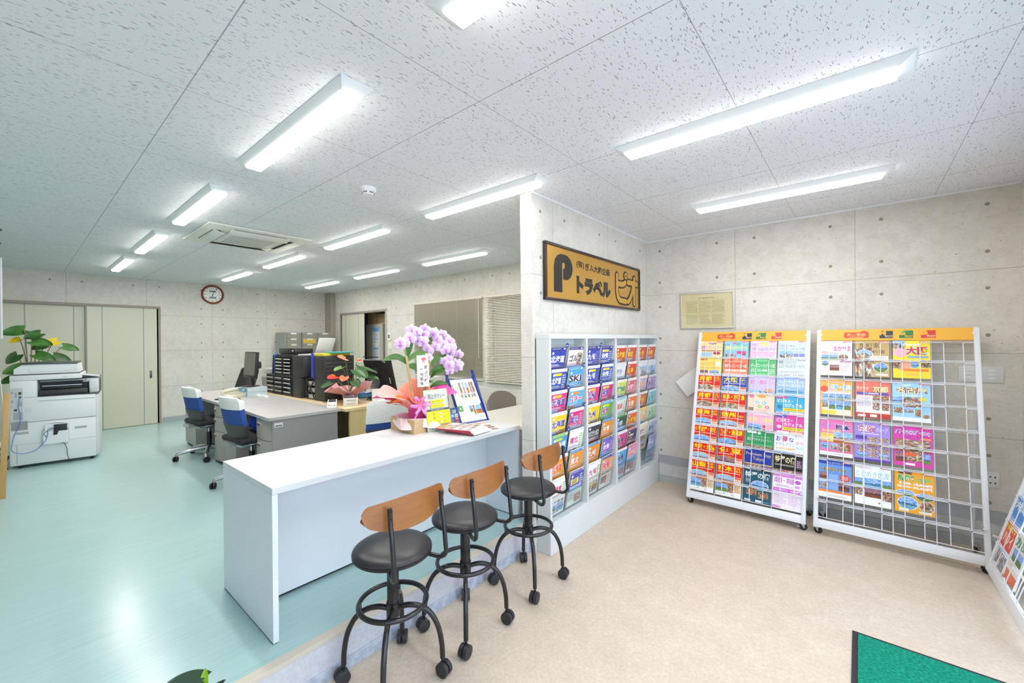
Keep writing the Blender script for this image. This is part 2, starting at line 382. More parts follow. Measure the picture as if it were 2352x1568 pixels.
WHITE = mat('#e9eaec', .4); OFFW = mat('#dfdfd8', .45); BLACK = mat('#161616', .45); BLK2 = mat('#26252a', .5)
CHROME = mat('#c9ccd0', .18, 1.0); STEEL = mat('#b9bcc0', .3, .9); GREYP = mat('#8f8d8a', .45)
CLEAR = clear_mat('clear_acrylic', '#fbfdfd', .22)
GLASS = clear_mat('window_glass', '#eef4f4', .14)
# ================================================================== the setting
ZC = 2.711; ZF = .205; XL = -9.43; YB = 4.675; XR = .904; YN = -2.6; XP = -1.88; XP2 = -1.985; YP = 2.485; XS = -1.92
C_RACK = concrete('concrete_wallpaper_lobby', 'x', -.96, .935); C_BACK = concrete('concrete_wallpaper_office_back', 'x', -6.956, .946)
C_LEFT = concrete('concrete_wallpaper_office_end', 'y', .513, .946); C_PART = concrete('concrete_wallpaper_partition', 'y', 2.77, .946)
def wall_cells(b, ax, pos, thick, u0, u1, z0, z1, holes, m):
    """a wall with rectangular openings, built from solid cells"""
    us = sorted({u0, u1, *[h[0] for h in holes], *[h[1] for h in holes]}); us = [u for u in us if u0 <= u <= u1]
    for a, c in zip(us, us[1:]):
        zs = [z0] + sorted([z for h in holes if h[0] < (a + c) / 2 < h[1] for z in h[2:]]) + [z1]
        for za, zb in zip(zs[::2], zs[1::2]):
            if zb - za < 1e-4: continue
            if ax == 'y': b.box(a, c, min(pos, pos + thick), max(pos, pos + thick), za, zb, m)
            else: b.box(min(pos, pos + thick), max(pos, pos + thick), a, c, za, zb, m)
    return b
struct(B().box(XS - .02, XR, YN, YB, -.08, 0, beige_floor()), 'floor', 'beige flecked vinyl floor of the customer area', 'floor')
fb = B().box(XL, XS - .052, YN, YB, 0, ZF, teal_floor())
struct(fb, 'floor_office', 'raised pale teal vinyl floor of the office behind the counter', 'floor')
LIP = mat('#cdc3b4', .5); RISER = speck('riser_laminate', '#c6c4cb', '#cfcdd3', 60, .5); RBASE = speck('riser_base', '#aab0c0', '#c3c8d4', 24, .5)
sb = B().box(XS - .052, XS, YN, YP, ZF - .02, ZF + .002, LIP, .002).box(XS - .052, XS - .004, YN, YP, .062, ZF - .02, RISER).box(XS - .052, XS, YN, YP, 0, .062, RBASE)
struct(sb, 'trim_1', 'cream edged step with lilac grey riser between beige and teal floors', 'step')
struct(B().box(XL - .2, XR + .2, YN - .1, YB + .1, ZC, ZC + .1, ceiling_mat()), 'ceiling', 'white rockwool ceiling of square boards flecked with short marks', 'ceiling')
struct(B().box(XP2, XR + .1, YB, YB + .14, 0, ZC, C_RACK), 'wall_lobby', 'concrete print wall behind the brochure racks', 'wall')
BW = [(-8.87, -7.14, ZF, 2.225), (-6.15, -4.51, 1.01, 2.255), (-4.385, -2.95, 1.01, 2.255)]
struct(wall_cells(B(), 'y', YB, .14, XL - .1, XP2, 0, ZC, BW, C_BACK), 'wall_back', 'concrete print wall of the office with door and blinds', 'wall')
struct(wall_cells(B(), 'x', XL, -.14, YN, YB, 0, ZC, [(-1.0, 1.61, ZF, 2.235)], C_LEFT), 'wall_left', 'concrete print end wall of the office with clock and sliding doors', 'wall')
struct(B().box(XP2, XP, YP, YB, 0, ZC, C_PART), 'wall_partition', 'concrete print partition wall carrying the gold sign', 'wall')
PLAIN = mat('#c9c5bd', .75)
struct(B().box(XL - .1, XR + .1, YN - .14, YN, 0, ZC, PLAIN), 'wall_front', 'plain wall behind the viewer', 'wall')
# entrance side: glazed front with aluminium frame
ALU = mat('#b4b6b8', .35, .8)
struct(wall_cells(B(), 'x', XR, .14, YN, YB, 0, ZC, [(-2.3, 3.85, .06, 2.45)], C_LEFT), 'wall_right', 'wall of the glazed entrance side', 'wall')
wb = B()
for y in (-2.3, -.78, .76, 2.3, 3.81): wb.box(XR + .03, XR + .09, y, y + .04, .06, 2.45, ALU)
wb.box(XR + .03, XR + .09, -2.26, 3.81, .06, .12, ALU).box(XR + .03, XR + .09, -2.26, 3.81, 2.39, 2.45, ALU)
w = struct(wb, 'window_3', 'aluminium framed glass front of the entrance side', 'window')
for y in (-2.26, -.74, .8, 2.34): B().box(XR + .057, XR + .063, y, y + 1.48, .12, 2.39, GLASS).build('pane', w, smooth=False)
struct(B().box(XR + .16, 14, -12, 14, -.25, -.12, mat('#bfc0c3', .9)), 'pavement', 'unseen grey pavement added outside the entrance front to shape the daylight', 'pavement')  # never in view; added to steer how much daylight reaches the ceiling
# skirtings
DADO = mat('#a9adb2', .5); LOWP = speck('lower_wall_panel', '#c5c7c6', '#d0d2d1', 20, .6); LOWB = mat('#b4b8ba', .5)
struct(B().box(-1.745, XR, YB - .012, YB, ZF, .295, DADO).box(-1.745, XR, YB - .006, YB, .068, ZF, LOWP).box(-1.745, XR, YB - .014, YB, 0, .066, LOWB), 'baseboard_lobby', 'grey skirting band and base panel below the rack wall', 'skirting')
struct(B().box(XL, XL + .012, 1.66, YB, ZF, .295, DADO), 'baseboard_left', 'grey skirting of the office end wall', 'skirting')
struct(B().box(XL + .3, -8.92, YB - .012, YB, ZF, .295, DADO).box(-7.1, XP2, YB - .012, YB, ZF, .295, DADO), 'baseboard_back', 'grey skirting of the office back wall', 'skirting')
struct(B().box(XP2 + .004, XP - .002, YP - .012, YP, ZF, .295, DADO).box(XP2, XP + .001, YP - .006, YP, 0, .2, RISER), 'baseboard_partition', 'grey skirting at the end of the partition wall', 'skirting')
struct(B().box(-9.43, -9.14, 4.575, YB, ZF, ZC, mat('#a69e90', .6), .01), 'trim_2', 'grey brown boxed pipe in the far corner', 'pipe casing')
# thin ceiling bead on the partition and lobby wall
struct(B().box(XP, XP + .012, YP, YB, ZC - .012, ZC, WHITE).box(XP, XR, YB - .012, YB, ZC - .012, ZC, WHITE), 'trim_3', 'thin white bead along the lobby ceiling edge', 'trim')

# sliding doors of the end wall
DCREAM = speck('cream_door_laminate', '#cbcab6', '#d2d1be', 300, .4); FRAME = mat('#978d80', .45); GRV = mat('#9a9c98', .4)
d1 = B().box(-9.458, -9.425, .715, 1.592, ZF + .006, 2.205, DCREAM)
for y in (.907, 1.415): d1.box(-9.426, -9.4238, y - .006, y + .006, ZF + .01, 2.2, GRV)
d1 = struct(d1, 'door_1', 'cream sliding door leaf nearest the clock', 'sliding door')
B().box(-9.425, -9.418, 1.49, 1.52, 1.0, 1.13, mat('#5f6062', .3, .8), .004).build('door_handle', d1)
B().box(-9.4255, -9.420, .715, .735, ZF + .006, 2.205, FRAME).build('door_edge', d1, smooth=False)
d2 = B().box(-9.52, -9.47, -.98, .76, ZF + .006, 2.205, DCREAM)
for y in (-.45, .093, .592): d2.box(-9.471, -9.4685, y - .006, y + .006, ZF + .01, 2.2, GRV)
struct(d2, 'door_2', 'cream sliding door leaf behind the copier', 'sliding door')
struct(B().box(-9.545, -9.405, -1.0, 1.64, 2.205, 2.245, FRAME, .004).box(-9.545, -9.405, 1.61, 1.64, ZF, 2.21, FRAME).box(-9.6, -9.545, -1.0, 1.64, ZF, 2.24, BLK2), 'trim_4', 'brown grey frame around the cream sliding doors', 'door frame')
# half open sliding door of the back wall with the store room behind it
d3 = B().box(-8.87, -7.925, YB + .012, YB + .045, ZF + .006, 2.195, DCREAM)
for x in (-8.70, -8.17): d3.box(x - .005, x + .005, YB + .0105, YB + .0125, ZF + .01, 2.19, GRV)
d3.box(-7.945, -7.925, YB + .008, YB + .047, ZF + .006, 2.195, mat('#8f9090', .4))
struct(d3, 'door_3', 'cream sliding door half open in the back wall', 'sliding door')
struct(B().box(-8.91, -7.10, YB - .015, YB + .1, 2.195, 2.235, FRAME, .004).box(-8.91, -8.87, YB - .015, YB + .1, ZF, 2.2, FRAME).box(-7.14, -7.10, YB - .015, YB + .1, ZF, 2.2, mat('#b9b6ae', .45)), 'trim_5', 'frame of the half open back door', 'door frame')
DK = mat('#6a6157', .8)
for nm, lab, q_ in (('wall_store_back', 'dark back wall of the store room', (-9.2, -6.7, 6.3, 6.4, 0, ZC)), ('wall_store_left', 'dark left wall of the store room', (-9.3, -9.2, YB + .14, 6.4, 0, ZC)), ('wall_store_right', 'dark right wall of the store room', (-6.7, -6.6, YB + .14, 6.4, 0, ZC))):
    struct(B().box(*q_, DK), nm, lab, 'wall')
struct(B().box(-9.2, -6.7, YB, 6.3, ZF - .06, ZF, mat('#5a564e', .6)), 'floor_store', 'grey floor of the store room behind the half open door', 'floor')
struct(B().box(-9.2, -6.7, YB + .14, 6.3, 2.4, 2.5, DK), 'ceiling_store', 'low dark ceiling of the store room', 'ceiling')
# windows behind the blinds
DARKOUT = mat('#6d6458', .8)
for i, (a, c) in enumerate(((-6.15, -4.51), (-4.385, -2.95)), 1):
    wb = B().box(a, c, YB + .1, YB + .135, 1.01, 1.05, ALU).box(a, c, YB + .1, YB + .135, 2.215, 2.255, ALU)
    for x in (a, (a + c) / 2 - .02, c - .04): wb.box(x, x + .04, YB + .1, YB + .135, 1.05, 2.215, ALU)
    w = struct(wb, 'window_%d' % i, 'aluminium window behind the %s blind' % ('wide closed' if i == 1 else 'open slatted'), 'window')
    B().box(a + .04, c - .04, YB + .115, YB + .121, 1.05, 2.215, GLASS).build('pane', w, smooth=False)
struct(B().box(-6.4, -2.6, YB + .55, YB + .62, 0, 2.7, DARKOUT), 'wall_neighbour', 'brown neighbouring wall outside the office windows', 'wall')

# ================================================================== things fixed to ceiling and walls
def ceiling_light():
    t = thing('ceiling_light', '-', 'ceiling light', group='long ceiling lights')
    V = []
    for z, L, W in ((0, .635, .075), (-.006, .635, .075), (-.034, .585, .047)): V += [(-L, -W, z), (L, -W, z), (L, W, z), (-L, W, z)]
    F = [(3, 2, 1, 0)] + [(k + i, k + (i + 1) % 4, k + 4 + (i + 1) % 4, k + 4 + i) for k in (0, 4) for i in range(4)] + [(8, 9, 10, 11)]
    F = [tuple(reversed(f)) for f in F]
    B().add(V, F, mat('#e6e8ea', .35)).build('body', t, smooth=False)
    face = mat('#fdfaf6', .4, emit=LAMP, name='lamp_diffuser'); edge = mat('#fffaf2', .4, emit=LAMP * .24, name='lamp_diffuser_edge')
    P0 = [(-.585 + .014 * (1 - cos(rad(a))), -.046 + .014 * (1 - cos(rad(a))), -.0335 - .020 * sin(rad(a))) for a in (0, 30, 60, 90)]
    b = B()
    for (x0, y0, z0), (x1, y1, z1) in zip(P0, P0[1:]):
        b.add([(x0, y0, z0), (-x0, y0, z0), (-x0, -y0, z0), (x0, -y0, z0), (x1, y1, z1), (-x1, y1, z1), (-x1, -y1, z1), (x1, -y1, z1)], [(4 + i, 4 + (i + 1) % 4, (i + 1) % 4, i) for i in range(4)], edge)
    x1, y1, z1 = P0[-1]; b.add([(x1, y1, z1), (x1, -y1, z1), (-x1, -y1, z1), (-x1, y1, z1)], [(0, 1, 2, 3)], face)
    b.build('diffuser', t, smooth=False)
    return t
cols = [(-.457, 'entrance'), (-2.281, 'counter'), (-4.11, 'middle office'), (-5.94, 'far office'), (-7.78, 'end wall')]
rows = [(.952, 'near'), (2.32, 'middle'), (3.71, 'far')]
proto = ceiling_light(); first = True
LL = {(0, 0): 'long ceiling light cut off by the top edge of the photo', (0, 1): 'long ceiling light above the lobby floor, larger of the two before the racks', (0, 2): 'long ceiling light above the two racks, close to the lobby wall',
      (1, 0): 'nearest whole ceiling light of the left row, above the counter end', (1, 1): 'long ceiling light touching the top of the partition wall end', (2, 0): 'second ceiling light of the left row, between counter and air conditioner',
      (2, 1): 'ceiling light right of the air conditioner', (2, 2): 'ceiling light above the window blinds, nearest of the far row', (3, 0): 'third ceiling light of the left row, left of the air conditioner',
      (3, 1): 'middle row ceiling light beyond the air conditioner', (3, 2): 'far row ceiling light above the half open door side, second from the blinds',
      (4, 0): 'last small ceiling light of the left row above the sliding doors', (4, 1): 'last ceiling light of the middle row, near the wall clock', (4, 2): 'last ceiling light of the far row, nearest the corner pipe'}
for (i, j), lab in LL.items():
    loc = (cols[i][0], rows[j][0], ZC)
    if first: proto.location = loc; proto['label'] = lab; first = False
    else: dup(proto, loc, label=lab)

ac = thing('air_conditioner', 'white square ceiling cassette air conditioner with open louvres', 'air conditioner', (-5.01, 1.61, ZC))
ACW = mat('#dcdcd2', .4)
B().box(-.47, .47, -.47, .47, -.022, 0, ACW, .012).build('panel', ac)
b = B().box(-.26, .26, -.26, .26, -.04, -.02, ACW, .012)
for i in range(22):
    y = -.2 + i * .0185; b.box(-.2, .2, y, y + .008, -.0425, -.039, mat('#c6c4ba', .5))
for x in (-.1, 0, .1): b.box(x - .004, x + .004, -.2, .2, -.0435, -.039, ACW)
b.build('intake_grille', ac)
for k in range(4):
    b = B().at(rz=90 * k); b.box(-.24, .24, -.385, -.312, -.026, -.021, mat('#4a443a', .7), .002).build('air_slot', ac)
    b = B().at(0, -.335, -.040, rx=-19, rz=0); M0 = Matrix.Rotation(rad(90 * k), 4, 'Z'); b.M = M0 @ b.M
    b.box(-.27, .27, -.048, .046, -.004, .004, ACW, .003).build('louvre', ac)
sd = thing('smoke_detector', 'round white smoke detector on the ceiling', 'smoke detector', (-2.735, 1.655, ZC))
B().lathe([(.0, -.028), (.05, -.028), (.056, -.022), (.056, 0)][::-1], WHITE, 36).build('base', sd)
b = B().lathe([(.044, -.026), (.044, -.034), (.034, -.05), (.0, -.052)], WHITE, 36)
for k in range(6): b.at(rz=60 * k).box(.036, .0435, -.014, .014, -.041, -.033, mat('#77726c', .6)); b.off()
b.build('sensor_head', sd)

# wall clock
ck = thing('wall_clock', 'oval wooden framed wall clock on the end wall', 'clock', (XL, 2.413, 2.517), 90)
n = 48; ring = [(.165 * cos(2 * pi * i / n), -.014, .163 * sin(2 * pi * i / n)) for i in range(n)]
B().tube(ring, .0185, wood('clock_wood', '#6e2f1c', '#8a4428', 'z', 2), 10, closed=True).build('frame', ck)
A = Art(3); A.ell(0, 0, .155, .153, '#f1f1ee', 40)
for i in range(1, 13):
    a = rad(90 - 30 * i); u, v = .122 * cos(a), .120 * sin(a); A.text(str(i), u - .011 * len(str(i)), v - .015, u + .011 * len(str(i)), v + .015, '#4a4a4a', .0)
A.rect(-.055, .045, .055, .075, '#8e938c').text('5:04', -.04, .05, .04, .071, '#3a3f3a', .0)
A.rect(-.055, -.075, .055, -.042, '#8e938c').text('23 12', -.045, -.070, .045, -.047, '#3a3f3a', .0)
B().prism([(.16 * cos(2 * pi * i / n), .158 * sin(2 * pi * i / n)) for i in range(n)], 'y', -.012, -.002, WHITE).art(A, (0, -.012, 0), (1, 0, 0), (0, 0, 1), (0, -1, 0)).build('dial', ck, smooth=False)
B().prism([(-.004, -.01), (.004, -.01), (.036, .085), (.032, .087)], 'y', -.0185, -.0175, BLACK).build('minute_hand', ck, smooth=False)
B().prism([(-.005, .012), (.005, .012), (-.012, -.062), (-.019, -.060)], 'y', -.0170, -.0160, BLACK).build('hour_hand', ck, smooth=False)

# blinds
SLAT = mat('#cfc6b3', .45)
def blind(x0, x1, z0, z1, tilt, label, n, SLAT=SLAT):
    t = thing('venetian_blind', label, 'blind', ((x0 + x1) / 2, YB - .035, z0)); w = (x1 - x0) / 2
    B().box(-w, w, -.02, .02, z1 - z0 - .03, z1 - z0, mat('#d6cebc', .4), .003).build('head_rail', t)
    b = B(); h = (z1 - z0 - .06) / n
    for i in range(n):
        b.at(0, 0, .03 + (i + .5) * h, rx=tilt).box(-w, w, -.0125, .0125, -.0006, .0006, SLAT)
    b.off(); b.build('slats', t, smooth=False)
    B().box(-w, w, -.012, .012, 0, .018, mat('#ddd6c6', .4), .003).build('bottom_rail', t)
    b = B()
    for x in (-w + .12, -w / 3, w / 3, w - .12): b.box(x - .001, x + .001, -.0145, -.0135, .018, z1 - z0 - .03, mat('#e2dccd', .6))
    b.build('ladder_cords', t, smooth=False)
    return t
t = blind(-6.18, -4.475, .978, 2.282, -44, 'wide closed beige venetian blind left of the other blind', 62)
B().tube([(.79, -.022, 1.27), (.792, -.026, .35)], .004, mat('#e8e4da', .3), 8).build('wand', t)
blind(-4.412, -2.93, .962, 2.282, 34, 'white venetian blind with open slats next to the partition', 52, mat('#e2dbcc', .45))

# controls and outlets
th = thing('wall_thermostat', 'small white wall thermostat right of the half open door', 'thermostat', (-7.01, YB, 1.69))
B().box(-.06, .06, -.018, 0, -.07, .07, WHITE, .006).build('housing', th); B().box(-.028, .028, -.0195, -.0175, -.03, .045, mat('#6a665c', .3)).build('display', th, smooth=False)
sw = thing('light_switch', 'cream light switch plate below the thermostat', 'switch', (-7.0, YB, 1.50))
B().box(-.06, .06, -.008, 0, -.07, .07, mat('#dedbd0', .4), .003).build('plate', sw); B().box(-.03, .03, -.012, -.008, -.045, .045, mat('#e6e3d8', .35), .002).build('rocker', sw)
so = thing('switch_panel', 'double light switch panel on the wall behind the right rack', 'switch', (.70, YB, 1.308))
B().box(-.115, .115, -.008, 0, -.06, .06, mat('#d9dadb', .4), .003).build('plate', so)
for x in (-.07, .055):
    for z in (-.027, .002, .03): B().box(x - .02, x + .02, -.0105, -.007, z - .011, z + .011, mat('#e4e5e6', .35), .002).build('rocker', so)
ou = thing('wall_outlet', 'white wall outlet low behind the right rack', 'outlet', (.757, YB, .525))
b = B().box(-.035, .035, -.008, 0, -.06, .06, mat('#dedfdf', .4), .003)
for z in (-.025, .02):
    for x in (-.012, .012): b.box(x - .004, x + .004, -.0085, -.0075, z - .006, z + .006, mat('#55504c', .6))
b.build('plate', ou)

# gold company sign on the partition
sg = thing('company_sign', 'gold sign with black lettering in a dark brown frame on the partition', 'sign', (XP, 3.527, 2.138), 90)
DBR = mat('#33241f', .35); W2, H2 = .90, .2285
b = B()
for x0, x1, z0, z1 in ((-W2, W2, H2 - .022, H2), (-W2, W2, -H2, -H2 + .022), (-W2, -W2 + .022, -H2 + .022, H2 - .022), (W2 - .022, W2, -H2 + .022, H2 - .022)): b.box(x0, x1, -.03, 0, z0, z1, DBR, .003)
b.build('frame', sg)
K = '#211d1b'; A = Art()
P = [(-.775, -.145), (-.655, -.145), (-.655, .0)]
# heavy P: stem, bowl and small eye
P = [(-.775, -.155), (-.652, -.155), (-.652, .055)] + [(-.632 + .022 * cos(rad(t)), .068 + .026 * sin(rad(t))) for t in (200, 150, 100, 50, 0, -50, -90)] + [(-.640, .035), (-.640, -.045)]
P += [(-.605 + .115 * cos(rad(t)), .055 + .105 * sin(rad(t))) for t in (-95, -70, -45, -20, 0, 20, 45, 70, 90)] + [(-.655 + .12 * cos(rad(t)), .05 + .11 * sin(rad(t))) for t in (100, 125, 150, 180)]
A.poly(P, K)
A.text('(有)', -.43, .075, -.30, .145, K, .035).text('ぎふ大和企画', -.28, .07, .19, .14, K, .035)
A.text('トラベル', -.43, -.145, .21, .01, K, .085)
LOGO = [[(.345, .10), (.345, -.06), (.365, -.115), (.41, -.145), (.555, -.150)], [(.375, .02), (.47, .02), (.535, .045)], [(.60, .055), (.825, .055)], [(.755, .105), (.755, -.155)], [(.735, .05), (.70, -.05), (.64, -.12), (.60, -.145)]]
for st in LOGO: A.stroke(st, .086, K)
A.ell(.545, .115, .052, .048, K)
for st in LOGO: A.stroke(st, .052, '#c2943c')
A.ell(.545, .115, .036, .033, '#c2943c').ell(.545, .115, .014, .013, K)
B().box(-W2 + .02, W2 - .02, -.018, -.002, -H2 + .02, H2 - .02, mat('#c2943c', .28, .35, name='gold_face', coat=.3)).art(A, (0, -.018, 0), (1, 0, 0), (0, 0, 1), (0, -1, 0)).build('face', sg, smooth=False)

# framed certificate
fr = thing('framed_certificate', 'yellow framed certificate on the wall left of the racks', 'framed notice', (-1.233, YB, 1.893))
b = B()
for x0, x1, z0, z1 in ((-.262, .262, .178, .188), (-.262, .262, -.188, -.178), (-.262, -.252, -.178, .178), (.252, .262, -.178, .178)): b.box(x0, x1, -.02, 0, z0, z1, mat('#d4d2ca', .3, .5), .002)
b.build('frame', fr)
A = Art(5); A.text('旅行業約款料金表', -.08, .125, .08, .14, '#8a7840', .01); LN = '#a8965a'
for u0 in (-.20, -.07, .06):
    A.lines(u0, -.02, u0 + .115, .10, 12, LN, .35).lines(u0, -.14, u0 + .115, -.04, 9, LN, .35)
    for v in (.105, -.03, -.145): A.rect(u0 - .004, v, u0 + .12, v + .0012, LN)
    A.rect(u0 - .004, -.145, u0 - .003, .106, LN)
B().box(-.253, .253, -.012, -.002, -.179, .179, mat('#f3e0b0', .5)).art(A, (0, -.012, 0), (1, 0, 0), (0, 0, 1), (0, -1, 0)).build('paper', fr, smooth=False)
B().box(-.253, .253, -.017, -.0155, -.179, .179, CLEAR).build('glass', fr, smooth=False)
# loose sheet hanging beside rack
ps = B().grid(lambda u, v: (-.13 + .3 * u, -.006 - .05 * u * (1 - v) * .5 - .012 * sin(3 * u + 2 * v), .20 * (v - .5)), 8, 8, mat('#e8e8e6', .6), .0008).build('paper_sheet', None, (-1.385, YB - .02, 1.13), (0, -38, 0))
tag(ps, 'white paper sheet pinned askew to the wall behind the left rack', 'paper')
# ================================================================== reception counter and stools
LAM = speck('white_laminate', '#d3d4d5', '#d9dada', 400, .3); EDG = mat('#dfe2ea', .4); PANEL = speck('pale_laminate_panel', '#dcdfe6', '#e2e5ea', 300, .42)
ct = thing('reception_counter', 'long white laminate reception counter between office and lobby', 'counter', (-2.42, 1.66, ZF))
B().box(-.355, .35, -.909, .90, .688, .719, LAM, .0015, 1).build('counter_top', ct, smooth=False)
for y0, y1 in ((-.909, -.884), (.876, .90)): B().box(-.352, .348, y0, y1, .004, .688, PANEL, .001, 1).build('end_panel', ct, smooth=False)
b = B().box(-.022, .003, -.884, .876, .022, .688, PANEL).box(-.03, -.022, -.884, .876, .002, .03, BLK2); b.build('front_panel', ct, smooth=False)  # black strip at the foot stands in for shade in the kick gap
for y0 in (-.9085, .8765): B().box(-.35, .34, y0, y0 + .0235, 0, .004, BLK2).build('kick_gap_shade', ct, smooth=False)  # black strips under the end panels: gap shade put into colour

BLKSEAT = speck('black_seat_vinyl', '#232224', '#282729', 500, .38); BLKTUBE = mat('#1b1a1c', .28, .0, .6); WB = wood('backrest_beech', '#8a5227', '#a2682f', 'y', 1.0, .35)
WBE = mat('#7a3f28', .4)
def stool(lab, loc):
    t = thing('bar_stool', lab, 'stool', loc, 0, 'bar stools at the counter')
    B().lathe([(0, .655), (.06, .654), (.12, .649), (.16, .639), (.178, .627), (.183, .618), (.181, .611), (.0, .611)][::-1], BLKSEAT, 48).build('seat', t)
    B().lathe([(.05, .594), (.176, .596), (.182, .602), (.183, .6115), (.05, .6115)], mat('#1e1d1f', .5), 48).build('seat_pan', t)
    B().cyl((0, 0, .33), (0, 0, .535), .0275, BLKTUBE, 24).cyl((0, 0, .30), (0, 0, .365), .031, BLKTUBE, 24).build('post', t)
    B().cyl((0, 0, .52), (0, 0, .598), .0135, CHROME, 20).build('gas_lift', t)
    n = 48; B().tube([(.155 * cos(2 * pi * i / n), .155 * sin(2 * pi * i / n), .368) for i in range(n)], .0115, BLKTUBE, 12, closed=True).build('foot_ring', t)
    for k in range(4):
        a = rad(45 + 90 * k); c, s_ = cos(a), sin(a)
        pth = [(p[0] * c, p[0] * s_, p[1]) for p in bez([Vector((r, z, 0)) for r, z in [(.02, .335), (.07, .345), (.125, .335), (.175, .298), (.210, .23), (.226, .15), (.229, .083)]], 5)]
        lb = B().tube(pth, .0125, BLKTUBE, 12); lb.cyl((.150 * c, .150 * s_, .318), (.154 * c, .154 * s_, .364), .008, BLKTUBE, 10); l = lb.build('leg', t)
        cb = B().at(.229 * c, .229 * s_, 0, rz=45 + 90 * k + 35 * ((k * 7) % 3 - 1)); w_ = mat('#2a292d', .45)
        cb.cyl((0, 0, .055), (0, 0, .09), .007, BLKTUBE, 10)
        cb.tube([(.008, -.025, .033), (.008, -.023, .033), (.008, -.004, .033), (.008, -.003, .033)], [.028, .033, .033, .028], w_, 24)
        cb.tube([(.008, .003, .033), (.008, .004, .033), (.008, .023, .033), (.008, .025, .033)], [.028, .033, .033, .028], w_, 24)
        cb.box(-.012, .012, -.004, .004, .03, .062, w_, .002); cb.build('caster', l)
    for sy in (-1, 1):
        p = bez([(.02, .055 * sy, .604), (.09, .085 * sy, .600), (.165, .118 * sy, .590), (.200, .133 * sy, .592), (.218, .140 * sy, .613), (.216, .140 * sy, .66), (.204, .139 * sy, .76), (.192, .138 * sy, .83), (.187, .138 * sy, .895)], 6)
        bt = B().tube(p, .0105, BLKTUBE, 12)
        for z in (.852, .883): bt.cyl((.190, .138 * sy, z), (.2015, .138 * sy, z), .0055, mat('#3b3a3d', .3, .6), 12)
        bt.build('back_support', t)
    def bk(u, v):
        w = (2 * u - 1) * .994; y = .221 * w - .008
        e = abs(w); top = .917 - .018 * e ** 2; bot = .776 + .052 * e ** 2.4; mid = .52 * top + .48 * bot
        g = sqrt(max(0, 1 - max(0, (e - .86) / .14) ** 2)); top = mid + (top - mid) * g; bot = mid + (bot - mid) * g
        return (.1785 - .055 * e * e - .012 * (v - .3), y, bot + (top - bot) * v)
    B().grid(bk, 56, 10, WB, .011, WBE).build('backrest', t, ang=60)
    return t
STL = ['black round bar stool with wooden backrest nearest the camera, before the counter end', 'middle one of the three bar stools with wooden backrests', 'bar stool with wooden backrest closest to the brochure cabinet']
st0 = stool(STL[0], (-1.700, 1.139, 0)); dup(st0, (-1.699, 1.608, 0), 1.5, STL[1]); dup(st0, (-1.694, 2.179, 0), 2, STL[2])

# ------------------------------------------------------------------ things on the counter
ZT = ZF + .7192
bx = thing('cardboard_box', 'open brown cardboard box holding the wrapped orchid pot', 'box', (-2.60, 1.99, ZT), 0)
CARD = speck('corrugated_card', '#c2a378', '#cbae84', 80, .7)
b = B().box(-.145, .145, -.155, .155, 0, .004, CARD).box(-.145, .145, -.155, -.151, .004, .10, CARD).box(-.145, .145, .151, .155, .004, .10, CARD).box(-.145, -.141, -.151, .151, .004, .10, CARD).box(.141, .145, -.151, .151, .004, .10, CARD)
b.build('tray', bx, smooth=False)
TISS = mat('#f3dcdc', .7)
def tissue(u, v):
    a = 2 * pi * u; r = .10 + .075 * v + .02 * v * sin(5 * a + 1); z = .03 + .085 * sin(v * 1.9) - .05 * v * v * (1 + .9 * cos(a + .6) + .5 * sin(3 * a))
    r2 = max(abs(cos(a)), abs(sin(a))); k = r / (1 + .25 * (r2 - .7) * -1)
    return (k * cos(a), k * sin(a) * 1.05, max(z, .02 if r < .14 else (.103 if r < .152 else .03)))
B().grid(tissue, 40, 10, TISS, .0008).build('tissue_paper', bx)

orc = thing('orchid', 'pale purple orchid gift plant in pink and orange wrapping', 'potted orchid', (-2.60, 1.99, ZT + .072), 0)
PINK = mat('#e8489c', .55); CORAL = mat('#f08a72', .6); SALM = mat('#f4a49c', .6); ORNG = mat('#f07a3c', .6)
B().lathe([(.0, 0), (.075, 0), (.092, .16), (.086, .16), (.0, .14)], PINK, 8).build('pot', orc)
def wrapper(a0, a1, r0, r1, z0, z1, ph, fold, m, name='wrapping'):
    def f(u, v):
        a = rad(a0 + (a1 - a0) * u); w = sin(pi * u); r = r0 + (r1 - r0) * v ** 1.2 + fold * v * sin(3.1 * u * pi + ph); z = z0 + (z1 - z0) * (v - .35 * v ** 3) * (.45 + .55 * w) + .5 * fold * v * cos(4 * u * pi + ph)
        return (r * cos(a), r * sin(a), z)
    B().grid(f, 20, 10, m, .0012).build(name, orc)
wrapper(165, 300, .088, .30, .10, .33, .3, .04, SALM); wrapper(255, 345, .09, .17, .09, .22, 1.2, .03, CORAL)
wrapper(-70, 30, .09, .135, .08, .20, 2.0, .02, PINK); wrapper(50, 140, .09, .26, .10, .36, .8, .035, PINK); wrapper(110, 200, .085, .20, .12, .38, .2, .03, CORAL)
wrapper(235, 285, .098, .20, .12, .21, 1.8, .05, ORNG); wrapper(185, 245, .10, .30, .11, .25, .9, .05, PINK)
RIB = mat('#f2a0d8', .3)
b = B()
for k in range(6):
    a = rad(60 * k); lp = bez([(.115, 0, .13), (.115 + .035, .035 * cos(a), .13 + .045 * sin(a)), (.125 + .04, .07 * cos(a), .13 + .07 * sin(a)), (.13, .03 * cos(a + .6), .13 + .03 * sin(a + .6)), (.115, 0, .13)], 5)
    b.tube(lp, .009, RIB, 6)
for dy, L in ((-.02, .10), (.03, .12)): b.tube(bez([(.12, 0, .12), (.135, dy, .07), (.13, dy * 2, .13 - L), (.15, dy * 2.4, .02)], 5), .006, RIB, 6)
b.build('ribbon', orc).rotation_euler = (0, 0, rad(-34))
